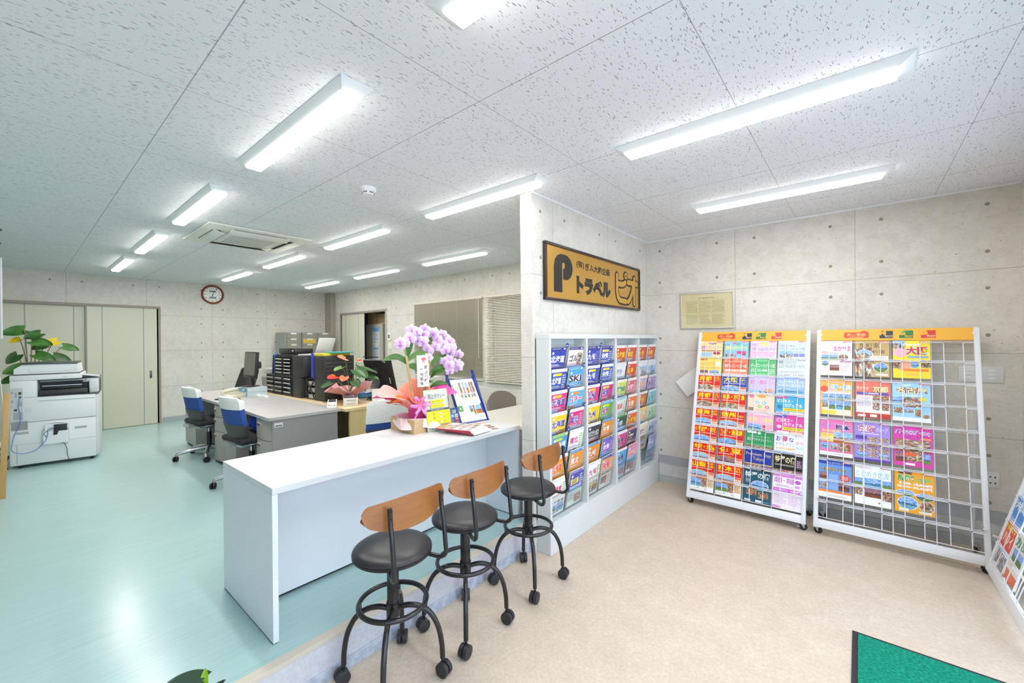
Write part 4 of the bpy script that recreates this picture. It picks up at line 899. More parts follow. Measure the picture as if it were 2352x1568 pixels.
black_unit('lower black cabinet behind the white printer box', -4.985, -4.742, 2.29, 2.655, ZD + .0002, ZD + .26, 2, 0)
sr = thing('shelf_rack', 'small black open rack with crossed braces between the black cabinets', 'rack', (0, 0, ZD + .0002))
b = B()
for x in (-5.24, -5.0): b.box(x - .012, x + .012, 2.30, 2.60, 0, .255, BC)
for z in (.0, .08, .16, .245): b.box(-5.228, -5.012, 2.30, 2.60, z, z + .008, BC)
b.tube([(-5.225, 2.295, .02), (-5.015, 2.295, .24)], .008, BC, 6).tube([(-5.015, 2.295, .02), (-5.225, 2.295, .24)], .008, BC, 6); b.build('frame', sr)
for z in (.01, .09, .17): B().box(-5.20, -5.04, 2.31, 2.5, z, z + .045, mat('#c8c6c0', .5)).build('paper_stack', sr, smooth=False)
def folder(label, loc, s, c, rot=(0, 0, 0)):
    return tag(B().box(-s[0] / 2, s[0] / 2, -s[1] / 2, s[1] / 2, 0, s[2], mat(c, .4), .003).build('document_folder', None, loc, rot), label, 'folder', 'document folders')
folder('upright blue folder leaning on the clear drawer unit', (-6.13, 2.37, ZD + .264), (.012, .22, .27), '#2a62b4', (0, 3, 0))
folder('upright black folder left of the blue one', (-6.185, 2.37, ZD + .264), (.02, .22, .26), '#252426', (0, 8, 0))
folder('dark blue folder wedged beside the tall black cabinet', (-5.05, 2.42, ZD + .262), (.07, .26, .295), '#3440a4')
folder('yellow folder lying on the black cabinet', (-4.90, 2.46, ZD + .5275), (.25, .33, .03), '#e2d23c')
folder('teal folder lying on the black cabinet beside the yellow one', (-4.80, 2.50, ZD + .5585), (.20, .26, .016), '#3a9c9c', (0, 0, 4))
pt = thing('portable_printer', 'flat black printer on top of the clear drawer unit', 'printer', (-5.86, 2.42, ZD + .5155), 0)
B().box(-.26, .24, -.13, .14, 0, .014, BLACK, .003).build('tray', pt); B().box(-.25, .25, -.10, .14, .03, .10, mat('#2c2b2d', .4), .008).box(-.24, .24, -.08, .12, .014, .03, BLACK).build('body', pt); B().box(.17, .215, -.1015, -.099, .055, .075, mat('#c8ccd0', .3)).build('badge', pt, smooth=False)
lp = thing('laptop', 'open silver white laptop on top of the black cabinet', 'laptop', (-5.32, 2.45, ZD + .5255), -62)
B().box(-.16, .16, -.12, .11, 0, .018, mat('#d6d6d4', .35, .2), .004).build('base', lp); B().at(0, .115, .018, rx=-18).box(-.16, .16, 0, .008, 0, .21, mat('#e2e2e0', .35), .003).off().build('screen_lid', lp)
# grey drawer towers by the end wall
GU = mat('#9c9f9d', .45)
for i, y0 in enumerate((3.515, 3.84, 4.165)):
    t = thing('drawer_tower', ['grey drawer tower by the end wall, left of three', 'grey drawer tower by the end wall, middle of three, yellow papers inside', 'grey drawer tower by the end wall, right of three'][i], 'drawer unit', (-9.15, y0, ZF + .9), 0, 'grey drawer towers')
    b = B().box(-.24, .24, 0, .012, 0, .70, GU).box(-.24, .24, .293, .305, 0, .70, GU).box(-.24, .24, .012, .293, .685, .70, GU).box(-.24, -.23, .012, .293, 0, .685, GU)
    for z in range(6): b.box(-.23, .238, .012, .293, z * .115, z * .115 + .012, GU)
    b.build('case', t, smooth=False); q = random.Random(i)
    for z in range(6):
        zz = z * .115 + .014; col = '#d8b23c' if (i == 1 and z == 4) else q.choice(['#8c857c', '#a39a8e', '#77716a', '#968c84'])
        d = B().box(.236, .239, .02, .285, zz, zz + .095, mat('#8f887e', .3) if not (i == 1 and z == 4) else mat('#cfae4a', .4)).box(-.2, .2, .025, .28, zz, zz + .03 + .04 * q.random(), mat(col, .6)).build('drawer', t, smooth=False)
        B().box(.2395, .2415, .10, .21, zz + .07, zz + .098, LBL).build('label_strip', d, smooth=False)
sc_ = thing('low_cabinet', 'low cabinet under the grey drawer towers', 'cabinet', (-9.15, 3.99, ZF))
B().box(-.25, .25, -.50, .50, 0, .899, mat('#a8a8a2', .5), .004).build('case', sc_)
for y in (-.25, .25): B().box(.2505, .262, y - .24, y + .24, .03, .87, mat('#b0b0aa', .45), .002).build('door', sc_)
# things at the right end of the table
tm = thing('payment_terminal', 'small white card terminal with coloured keys on the desk edge', 'card terminal', (-4.262, 2.135, ZD), 60)
B().prism([(-.085, .004), (-.075, 0), (.07, .055), (.085, .06), (.085, .078), (-.08, .024)], 'x', -.045, .045, mat('#d6d9da', .35)).box(-.03, .03, .055, .075, 0, .055, mat('#c0c4c6', .4)).build('body', tm, smooth=False)
b = B().at(0, 0, .051, rx=19.5); b.box(-.036, .036, .02, .075, .0, .0042, mat('#4a4a50', .2)).build('display', tm, smooth=False)
b = B().at(0, 0, .051, rx=19.5)
for i in range(3):
    for j in range(4): b.box(-.034 + i * .025, -.016 + i * .025, -.07 + j * .02, -.056 + j * .02, 0, .0048, mat((['#d04a3c', '#d8b83c', '#3aa08a'][i]) if j == 0 else '#eceeee', .4))
b.build('keys', tm, smooth=False)
rp = thing('receipt_printer', 'white receipt printer box with dark top below the anthurium', 'printer', (-4.265, 2.345, ZD), 62)
B().box(-.075, .075, -.07, .07, 0, .085, mat('#dadad6', .4), .005).build('body', rp); B().at(0, .0, .09, rx=9).box(-.068, .068, -.055, .068, 0, .018, mat('#5a4648', .35), .004).off().build('lid', rp)
for z in (.018, .055): B().box(-.04, .05, -.0725, -.069, z, z + .014, mat('#b4b4ae', .4), .002).build('slot', rp)
an = thing('anthurium', 'red anthurium plant in pink paper wrapping on the table', 'potted plant', (-4.49, 2.46, ZD), 0); an.scale = (1.12, 1.12, 1.12)
PKP = mat('#e0a0a2', .6)
B().lathe([(0, 0), (.06, 0), (.08, .12), (0, .11)], PKP, 20).build('pot', an)
def pw(u, v): a = 2 * pi * u; r = .075 + .13 * v + .025 * v * sin(5 * a) + .02 * v * sin(8 * a + 1); return (r * cos(a), r * sin(a), .08 + .075 * v + .025 * v * sin(4 * a + .7) + .02 * v * cos(7 * a))
B().grid(pw, 48, 8, PKP, .001).build('wrapping', an)
B().tube(bez([(.08, -.02, .1), (.10, .02, .02), (.09, .05, -.0)], 5), .005, mat('#d8b048', .3), 6).build('ribbon', an)
AL = mat('#2f5a26', .35); AL2 = mat('#6a8a3c', .4); RED = mat('#d8342e', .25, coat=.4); PKR = mat('#d87858', .35)
def heart(b, base, tip, nrm, wd, m, cup=.12):
    base = Vector(base); d = Vector(tip) - base; L = d.length; d.normalize(); n_ = Vector(nrm); n_ = (n_ - d * n_.dot(d)).normalized(); s_ = d.cross(n_)
    def f(u, v):
        e = 2 * u - 1; w = wd * (sin(pi * min(1, .12 + .88 * v)) ** .6) * (1 - .35 * v); back = -.22 * L * (1 - v) ** 2 * abs(e) ** 1.0
        return base + d * (L * v + back) + s_ * (e * w) + n_ * (cup * L * (e * e * .7 - v * v * .8))
    b.grid(f, 10, 12, m, .001)
for i, (tp, nv, L, w, m, nm) in enumerate([((.10, .02, .33), (.6, -.3, .6), .17, .075, AL, 'leaf'), ((.06, .12, .34), (.3, .2, .8), .15, .06, AL, 'leaf'), ((.02, -.09, .36), (.4, -.6, .6), .14, .05, AL2, 'leaf'), ((.09, -.10, .27), (.7, -.5, .4), .10, .05, PKR, 'leaf'), ((.13, -.02, .22), (.9, -.3, .2), .12, .055, AL, 'leaf'),
      ((.04, -.22, .21), (.4, -.6, .7), .13, .045, AL, 'leaf'), ((-.02, .10, .36), (.2, .3, .9), .12, .05, AL, 'leaf'), ((.11, .12, .27), (.6, .3, .6), .14, .055, AL, 'leaf')]):
    tp = Vector(tp); dr = Vector((tp.x * .8 + .05, tp.y * 1.2, -.06 if i != 2 else -.02)).normalized(); b = B(); b.tube(bez([(0, 0, .1), tuple(tp * .5 + Vector((0, 0, .10))), tuple(tp)], 5), .003, AL2, 6); heart(b, tp, tp + dr * L, nv, w, m); b.build(nm, an)
for tp, tip, nv, w, m in [((.05, -.07, .45), (.08, -.17, .475), (.5, -.2, .7), .052, PKR), ((.08, -.19, .28), (.12, -.29, .27), (.5, -.3, .8), .05, RED), ((.02, .07, .42), (.04, .13, .42), (.4, -.1, .8), .022, RED)]:
    b = B().tube(bez([(0, 0, .1), (tp[0] * .5, tp[1] * .5, tp[2] * .6), tp], 6), .003, AL2, 6); heart(b, tp, tip, nv, w, m, .05); t0 = Vector(tp); d = (Vector(tip) - t0); b.tube([t0 + d * .1, t0 + d * .3 + Vector((0, 0, .02)), t0 + d * .55 + Vector((0, 0, .03))], [.005, .005, .002], YEL, 8); b.build('bloom', an)
dm = thing('computer_monitor', 'black monitor seen from behind with a round logo, right of the anthurium', 'monitor', (-4.64, 2.92, ZD), 8)
B().at(0, .03, .27, rx=14).box(-.245, .245, -.02, .02, -.20, .20, mat('#262425', .35), .012).off().build('housing', dm)
A = Art(); n = 28
A.ell(0, 0, .030, .030, '#8a8a8e', n).ell(0, 0, .0265, .0265, '#2a2829', n).text('DELL', -.022, -.007, .022, .007, '#8a8a8e', .02)
A.rect(.17, .10, .20, .115, '#a0a0a4').rect(-.20, .165, .10, .175, '#151415')
B().at(0, .03, .27, rx=14).art(A, (-.03, -.02, .07), (1, 0, 0), (0, 0, 1), (0, -1, 0)).box(.185, .197, -.0215, -.0195, -.10, -.02, WHITE).off().build('logo', dm, smooth=False)
b = B().prism([(-.03, 0), (.03, 0), (.03, .15), (-.03, .15)], 'y', -.10, -.08, mat('#39383a', .4)); b.at(0, -.09, .11, rx=-22).box(-.035, -.028, -.06, .06, -.01, .12, STEEL).box(.028, .035, -.06, .06, -.01, .12, STEEL).box(-.035, .035, -.006, .006, .11, .12, STEEL).off().box(-.12, .12, -.14, .06, 0, .014, BLACK, .004).tube([(0, -.07, .13), (0, .0, .24)], .025, BLACK, 10); b.build('stand', dm)
ca = thing('desk_calendar', 'white standing desk calendar with an orange mark', 'calendar', (-4.27, 2.70, ZD), 66)
b = B().at(0, -.03, 0, rx=-14); b.box(-.08, .08, -.001, .001, 0, .15, mat('#e4e2de', .5)); b.art(Art().rect(-.012, .06, .012, .085, '#f08a4a').rect(.02, .115, .07, .14, '#a8c0d8'), (0, -.001, 0), (1, 0, 0), (0, 0, 1), (0, -1, 0)); b.build('front_leaf', ca, smooth=False)
B().at(0, .045, 0, rx=14).box(-.08, .08, -.001, .001, 0, .15, mat('#c8ccc8', .5)).build('rear_leaf', ca, smooth=False)
tag(B().box(-.15, .15, -.1, .1, 0, .06, mat('#2f62b0', .4), .004).box(-.145, .145, -.102, -.1, .008, .05, mat('#5a9ac0', .3)).build('file_tray', None, (-4.72, 2.86, ZD), (0, 0, 62)), 'blue file tray under the black monitor seen from behind', 'file tray')
tag(B().tube(bez([(0, 0, .006), (.06, .04, .03), (.1, .0, .012), (.16, .05, .05), (.2, .1, .14), (.24, .14, .2)], 6), .006, BLACK, 6).tube(bez([(.02, .05, .006), (.08, -.02, .02), (.15, .03, .01), (.18, -.03, .006)], 6), .006, BLACK, 6).build('cable', None, (-4.50, 2.68, ZD)), 'tangle of black cables beside the receipt printer', 'cable')
pp = B().at(rx=-12).prism([(-.06, 0), (.06, .02), (.05, .16), (-.02, .14)], 'y', -.001, .001, WHITE); tag(pp.build('memo_sheet', None, (-4.62, 2.80, ZD + .06), (0, 0, 60)), 'white paper sheet standing left of the black monitor', 'paper')

# store room contents
lk = thing('steel_locker', 'grey steel locker with a notice, seen through the half open door', 'locker', (-7.96, 4.96, ZF))
B().box(-.50, .27, 0, .45, 0, 1.77, mat('#b5aea2', .5), .006).build('case', lk)
A = Art(6); A.rect(-.11, 1.33, .14, 1.70, '#dfe3e6').rect(-.11, 1.60, .14, 1.70, '#7fb4dc').lines(-.09, 1.50, .12, 1.58, 5, '#9aa4b0', .4).rect(-.09, 1.44, .12, 1.47, '#9cbce0').lines(-.09, 1.36, .12, 1.43, 4, '#a0aab4', .4).text('お知らせ', -.07, 1.63, .10, 1.67, '#3f6a9c')
A.rect(-.11, .98, .14, 1.31, '#dadfe4').rect(-.09, 1.22, .12, 1.27, '#8fb0d8').lines(-.09, 1.02, .12, 1.20, 8, '#9aa4b0', .4)
for u in (-.10, .13): A.ell(u, 1.69, .012, .012, '#5a5a60', 12).ell(u, 1.30, .012, .012, '#b04040', 12)
B().box(-.115, .145, -.003, -.0005, .975, 1.705, mat('#d8dcde', .5)).art(A, (0, -.003, 0), (1, 0, 0), (0, 0, 1), (0, -1, 0)).build('notice', lk, smooth=False)
for i, (x, w_, h) in enumerate(((-.30, .30, .26), (.06, .36, .22))):
    tag(B().box(-w_ / 2, w_ / 2, -.16, .16, 0, h, CARD, .003).build('cardboard_box', None, (-7.96 + x, 5.20, ZF + 1.771)), ['left cardboard box on top of the store room locker', 'right cardboard box on top of the store room locker'][i], 'box')
# ================================================================== copier and things around it
cp = thing('copier', 'white office copier seen from behind by the sliding doors', 'copier', (-7.2303, -.048, ZF), 81.9)
CW = mat('#e4e5e5', .4); CW2 = mat('#d6d7d7', .45); CDK = mat('#3c3a3b', .45); CG = mat('#a9aaaa', .5)
b = B().box(0, .68, 0, .62, .035, .515, CW, .012).box(.002, .68, .004, .62, .515, .79, CW, .008).box(.002, .205, .002, .62, .79, .985, CW, .008).box(.205, .70, .20, .62, .79, .985, CDK).box(.56, .705, .0, .55, .79, .80, CDK, .004).box(.002, .56, .002, .62, .985, 1.045, CW, .008).box(.56, .70, .12, .55, .93, .975, CW, .008).box(.62, .70, .06, .3, .80, .95, CW2, .01)
b.box(.68, .703, .02, .6, .045, .785, CW2, .004); b.build('body', cp)
b = B().box(.215, .56, .01, .3, .79, .80, CDK).box(.21, .61, .05, .2, .80, .865, CDK, .01).box(.24, .56, .03, .07, .875, .895, BLACK, .004).box(.22, .60, .06, .2, .955, .975, mat('#9a9a98', .3), .006).box(.24, .56, .055, .07, .905, .912, STEEL); b.build('output_tray', cp)
b = B().box(.028, .545, .02, .60, 1.047, 1.056, CDK).prism([(.03, 1.056), (.535, 1.056), (.522, 1.16), (.095, 1.165), (.03, 1.112)], 'y', .03, .58, CW).box(.088, .523, .02, .50, 1.163, 1.184, mat('#4e4c4d', .4), .004)
b.box(.14, .50, .0285, .031, 1.078, 1.081, CG).box(.14, .142, .0285, .031, 1.08, 1.12, CG).box(.498, .50, .0285, .031, 1.08, 1.12, CG); b.build('scanner_lid', cp, ang=25)
b = B().at(.60, .16, 1.0, rx=-8, ry=10).box(-.05, .11, -.08, .10, .0, .022, CW, .006).box(-.04, .10, -.07, .085, .0222, .024, CDK); b.build('control_panel', cp)
b = B().box(.004, .10, -.0015, .001, .55, .905, mat('#c9c9c8', .5), .002)
for (u, z, w, h, c) in ((.012, .84, .02, .03, CG), (.04, .80, .018, .06, CG), (.068, .83, .022, .03, CDK), (.07, .79, .018, .022, CDK), (.012, .74, .02, .03, CG), (.065, .70, .03, .05, CG), (.012, .69, .012, .012, CG), (.035, .65, .022, .022, CDK), (.03, .555, .068, .08, CG)): b.box(u, u + w, -.003, -.001, z, z + h, c)
b.build('connector_panel', cp, smooth=False)
b = B().box(.012, .135, -.0015, .001, .43, .53, CG); [b.box(.014 + .011 * i, .019 + .011 * i, -.003, -.001, .435, .525, mat('#8c8c8c', .5)) for i in range(11)]; b.build('cooling_vent', cp, smooth=False)
for q_ in ((.05, .14, .385, .41), (.50, .60, .39, .415)): B().box(q_[0], q_[1], -.002, .001, q_[2], q_[3], CG).build('grip_recess', cp, smooth=False)
for q_ in ((.02, .67, .512, .516), (.02, .675, .268, .271), (.05, .056, .05, .266), (.215, .675, .745, .748)): B().box(q_[0], q_[1], -.001, .003, q_[2], q_[3], CG).build('panel_seam', cp, smooth=False)
B().box(.12, .165, -.001, .0045, .625, .68, CW2).build('hatch', cp, smooth=False); B().box(.40, .445, .0002, .004, 1.0, 1.022, CW2).build('latch', cp, smooth=False)
b = B().prism([(.255, .255), (.455, .25), (.455, .39), (.375, .39), (.365, .35), (.335, .345), (.32, .39), (.255, .40)], 'y', -.05, -.046, CW).box(.255, .455, -.046, 0, .25, .258, CW).box(.253, .258, -.048, 0, .255, .42, CW2).box(.452, .457, -.048, 0, .255, .42, CW2); b.build('manual_pocket', cp, smooth=False)
B().box(.265, .44, -.030, -.012, .29, .475, mat('#ececec', .6)).tube(bez([(.27, -.02, .475), (.33, -.024, .492), (.40, -.02, .49), (.46, -.025, .465)], 4), .012, mat('#e8eaea', .2), 6).build('manual', cp)
B().at(.335, -.042, .33).box(0, .105, -.004, .022, .06, .135, BLK2, .006).box(.0, .055, -.004, .022, .0, .07, BLK2, .006).off().build('router', cp)
CBL = mat('#5a86c8', .4)
B().tube(bez([(.078, -.004, .80), (.07, -.02, .74), (.068, -.015, .68), (.085, -.02, .60), (.075, -.02, .50), (.04, -.03, .38), (.02, -.04, .27), (.03, -.05, .21), (.10, -.05, .175), (.20, -.05, .20), (.27, -.055, .29), (.29, -.055, .36), (.295, -.055, .42), (.345, -.05, .44)], 5), .0035, CBL, 6).build('network_cable', cp)
B().tube(bez([(.345, -.05, .43), (.27, -.06, .39), (.265, -.06, .36), (.32, -.03, .28), (.38, -.01, .245), (.41, -.008, .24), (.435, -.008, .17), (.44, -.008, .09), (.46, -.02, .02), (.47, -.05, .004)], 5), .0025, BLK2, 6).build('power_cable', cp)
for x in (.07, .64):
    for y in (.06, .55): B().cyl((x - .015, y, .022), (x + .015, y, .022), .022, BLACK, 14).box(x - .02, x + .02, y - .012, y + .012, .02, .04, BLACK).build('caster', cp)
# cables in the shade beside the copier
b = B(); q = random.Random(3)
for k in range(4): b.tube(bez([(q.uniform(-.1, .1), q.uniform(-.1, .1), .012 + .25 * (i % 2) * q.random()) for i in range(6)], 5), .006, BLACK, 6)
tag(b.build('cable_bundle', None, (-7.36, -.16, ZF)), 'tangled black cables on the floor left of the copier', 'cables')

# green plant behind the copier
lp = thing('potted_tree', 'tall leafy plant with some yellow leaves behind the copier', 'potted plant', (-8.05, .12, ZF))
B().lathe([(0, 0), (.13, 0), (.17, .30), (.175, .32), (.16, .32), (.15, .28), (0, .28)], mat('#8a6a4c', .6), 28).build('pot', lp)
STM = mat('#7a6a44', .6); YLF = mat('#d8b818', .45); GLF = speck('tree_leaf', '#2c5a1e', '#41752c', 9, .45); GLF2 = speck('tree_leaf_dark', '#24481c', '#356428', 9, .45)
B().tube(bez([(0, 0, .28), (.02, .01, .7), (-.02, .02, 1.02), (.0, .0, 1.15)], 6), .016, STM, 8).build('stem', lp)
LVS = [(-.06, 1.60, .20, 170, 0), (.10, 1.57, .16, 200, 1), (.02, 1.50, .19, 20, 0), (.16, 1.47, .15, 200, 0), (.27, 1.50, .15, 190, 2), (.34, 1.45, .16, 0, 0), (.24, 1.36, .19, 330, 1), (.06, 1.38, .19, 340, 0), (-.12, 1.38, .15, 240, 1), (-.05, 1.27, .20, 180, 0), (.14, 1.23, .14, 320, 2), (-.14, 1.18, .14, 200, 0), (.05, 1.12, .15, 250, 1), (-.10, 1.52, .10, 200, 2), (.20, 1.16, .13, 350, 0), (.0, 1.2, .15, 100, 0)]
for i, (y, z, L, a, m) in enumerate(LVS):
    z = 1.12 + (z - 1.12) * 1.42
    b = B(); st = Vector((.03 * ((i * 7) % 5 - 2), y * .85, z - ZF - .02)); b.tube(bez([(0, y * .25, .95 + .015 * i), (0, y * .6, z - ZF - .12), tuple(st)], 5), .005, STM, 6)
    d = Vector((.35, cos(rad(a)), -.35 + .3 * sin(rad(a)))).normalized(); heart(b, st, st + d * L, (.75, .1, .65), L * .46, (GLF, GLF2, YLF)[m], .10); b.build('leaf', lp)
# partition post with wires and the wooden lath at the left edge
po = thing('screen_post', 'grey steel post with white cables reaching the ceiling at the left edge', 'post', (-6.35, -.135, ZF))
B().box(-.02, .02, -.012, .012, 0, ZC - ZF, mat('#8c857c', .35, .5), .002).box(-.022, .022, .012, .024, 0, ZC - ZF - .02, mat('#cfcac2', .3, .4)).build('post', po, smooth=False)
for k, (y, z0) in enumerate(((.034, 1.35), (.052, 1.45))): B().box(-.012, .012, y - .007, y + .007, z0, 2.35 - .12 * k, mat('#e4e4e2', .4), .003).build('cable_duct', po)
b = B().tube(bez([(0, .05, 2.36), (.01, .02, 2.44), (0, .03, 2.48), (0, .06, 2.503)], 5), .008, mat('#5a5048', .5), 6).tube(bez([(.01, .03, 1.2), (.02, .05, .9), (.01, .06, .6), (.02, .03, .4)], 5), .004, mat('#d8d6cc', .4), 6).tube(bez([(.01, .026, 2.4), (.02, .035, 2.0), (.02, .028, 1.5), (.02, .03, 1.1)], 5), .004, mat('#c8c4b8', .4), 6); b.build('cable', po)
tag(B().at(0, 0, 0, rx=-2).box(-.012, .012, -.02, .02, 0, .95, wood('lath_wood', '#b98a4a', '#cfa468', 'z', .8), .002).off().build('wooden_lath', None, (-5.95, -.085, ZF)), 'pale wooden lath leaning upright at the left edge', 'wooden lath')

# plant near the viewer whose leaves reach into the bottom edge
np_ = thing('potted_plant', 'potted plant at the bottom edge, dark leaf and light green shoot', 'potted plant', (-1.60, .27, 0))
B().lathe([(0, 0), (.10, 0), (.13, .22), (.135, .24), (.12, .24), (0, .2)], mat('#d8d4cc', .5), 28).build('pot', np_)
B().tube(bez([(0, 0, .2), (.01, .0, .38), (.0, .01, .57)], 5), .008, STM, 8).build('stem', np_)
DLF = mat('#27402a', .25, coat=.3); LGR = mat('#8ab424', .35)
for tp, tip, nv, w, m in [((.07, .085, .575), (.03, .005, .592), (.5, -.3, .8), .034, DLF), ((.07, .088, .545), (.068, .094, .604), (.8, -.6, .2), .014, LGR), ((.10, .09, .55), (.15, .122, .594), (.7, -.6, .5), .010, DLF), ((0, 0, .40), (.13, -.06, .43), (.3, 0, .9), .05, DLF)]:
    b = B(); heart(b, tp, tip, nv, w, m, .05); b.build('leaf', np_)
# ================================================================== brochures
RED_, YEL_, NAVY, WHT = '#dc2418', '#fbe300', '#24348c', '#f6f5f3'
RT = '#e0484a'
def redtag(A, w, h, u1=.97): A.rrect(w * (u1 - .25), h * .945, w * u1, h * .985, .003, '#e25a58').text('赤い風船', w * (u1 - .23), h * .952, w * (u1 - .02), h * .979, '#fbeeee', .0)
def c_collection(A, w, h, title, side, body, pic, pic2='food', bot=True):
    """white headed red cover with heavy yellow title"""
    A.rect(0, 0, w, h, WHT).text('コレクション', w * .36, h * .945, w * .60, h * .97, '#b0a0a0', .0).ell(w * .29, h * .958, w * .035, w * .035, '#e89aa0', 12).ell(w * .12, h * .96, w * .035, w * .03, '#f0a8c0', 10).ell(w * .20, h * .96, w * .025, w * .03, '#a8d8c8', 10)
    redtag(A, w, h); A.rect(w * .0, h * .60, w, h * .925, body).rect(w * .72, h * .38, w, h * .62, body)
    u = w * (.64 if side else .95); A.text(title, w * .05, h * .735, u, h * .905, YEL_, .03)
    if side: [A.text(t, w * .69, h * (.905 - (i + 1) * .17 / len(side) + .006), w * .95, h * (.905 - i * .17 / len(side) - .004), YEL_, .015) for i, t in enumerate(side)]
    A.lines(w * .05, h * .685, w * .93, h * .722, 1, '#f8e8d8'); A.rect(0, h * .36, w * .72, h * .60, body)
    A.epic(w * .36, h * .36, w * .44, h * .27, pic, 20, 0, 180) if False else A.poly([(0, h * .36)] + [(w * .72, h * .36)] + [(w * .72 - w * .72 * i / 14, h * (.60 + .05 * sin(pi * i / 14))) for i in range(15)], '#f2b020').it.append(('u', [(0, h * .36), (w * .70, h * .36)] + [(w * .70 - w * .70 * i / 14, h * (.585 + .05 * sin(pi * i / 14))) for i in range(15)], [tuple(range(17))], pm(pic), [(0, 0), (1, 0)] + [(1 - i / 14, .85 + .15 * sin(pi * i / 14)) for i in range(15)]))
    A.rect(w * .74, h * .40, w * .98, h * .60, '#f4e8d0').rect(w * .75, h * .54, w * .97, h * .59, '#e8603c').lines(w * .75, h * .41, w * .97, h * .53, 5, '#c87a3c')
    if bot: A.pic(0, h * .12, w * .45, h * .36, pic2).pic(w * .46, h * .12, w * .72, h * .36, 'food').rect(0, h * 0, w, h * .12, WHT).rect(w * .74, h * .14, w * .98, h * .39, '#f0d8b0').lines(w * .75, h * .15, w * .97, h * .38, 7, '#b87a4a').ell(w * .66, h * .06, w * .025, w * .02, '#e04040', 10).ell(w * .34, h * .08, w * .03, w * .02, '#58a848', 10).lines(w * .05, h * .03, w * .5, h * .07, 2, '#c0bcb8', .3)
def c_plain(A, w, h, bg, title, tc, y0=.70, y1=.86, u0=.05, u1=.95, oc=None, tagon=True, bold=.02, els=()):
    A.rect(0, 0, w, h, bg)
    for e in els:
        k = e[0]
        if k == 'r': A.rect(w * e[1], h * e[2], w * e[3], h * e[4], e[5])
        elif k == 'p': A.pic(w * e[1], h * e[2], w * e[3], h * e[4], e[5])
        elif k == 'e': A.ell(w * e[1], h * e[2], w * e[3], h * e[4], e[5], 20)
        elif k == 'ep': A.ell(w * e[1], h * e[2], w * e[3] * 1.07, h * e[4] * 1.07, '#f4f2ea', 24); A.epic(w * e[1], h * e[2], w * e[3], h * e[4], e[5], 24)
        elif k == 'l': A.lines(w * e[1], h * e[2], w * e[3], h * e[4], e[5], e[6], .5)
        elif k == 't': A.text(e[5], w * e[1], h * e[2], w * e[3], h * e[4], e[6], e[7] if len(e) > 7 else .01)
        elif k == 'o': A.otext(e[5], w * e[1], h * e[2], w * e[3], h * e[4], e[6], e[7], .02, .07)
    if title:
        (A.otext(title, w * u0, h * y0, w * u1, h * y1, tc, oc, bold, .08) if oc else A.text(title, w * u0, h * y0, w * u1, h * y1, tc, bold))
    if tagon: redtag(A, w, h)
BW_, BH_ = .213, .300
def brochure(name, label, fn, args, kw, M, group, th=.004, seed=1, w=BW_, h=BH_):
    A = Art(seed); fn(A, w, h, *args, **kw)
    b = B().box(0, w, 0, th, 0, h, mat('#e9e7e2', .5)); b.art(A, (0, 0, 0), (1, 0, 0), (0, 0, 1), (0, -1, 0), .00006, .0002)
    o = b.build(name, None, smooth=False); o.matrix_world = M
    return tag(o, label, 'brochure', group)

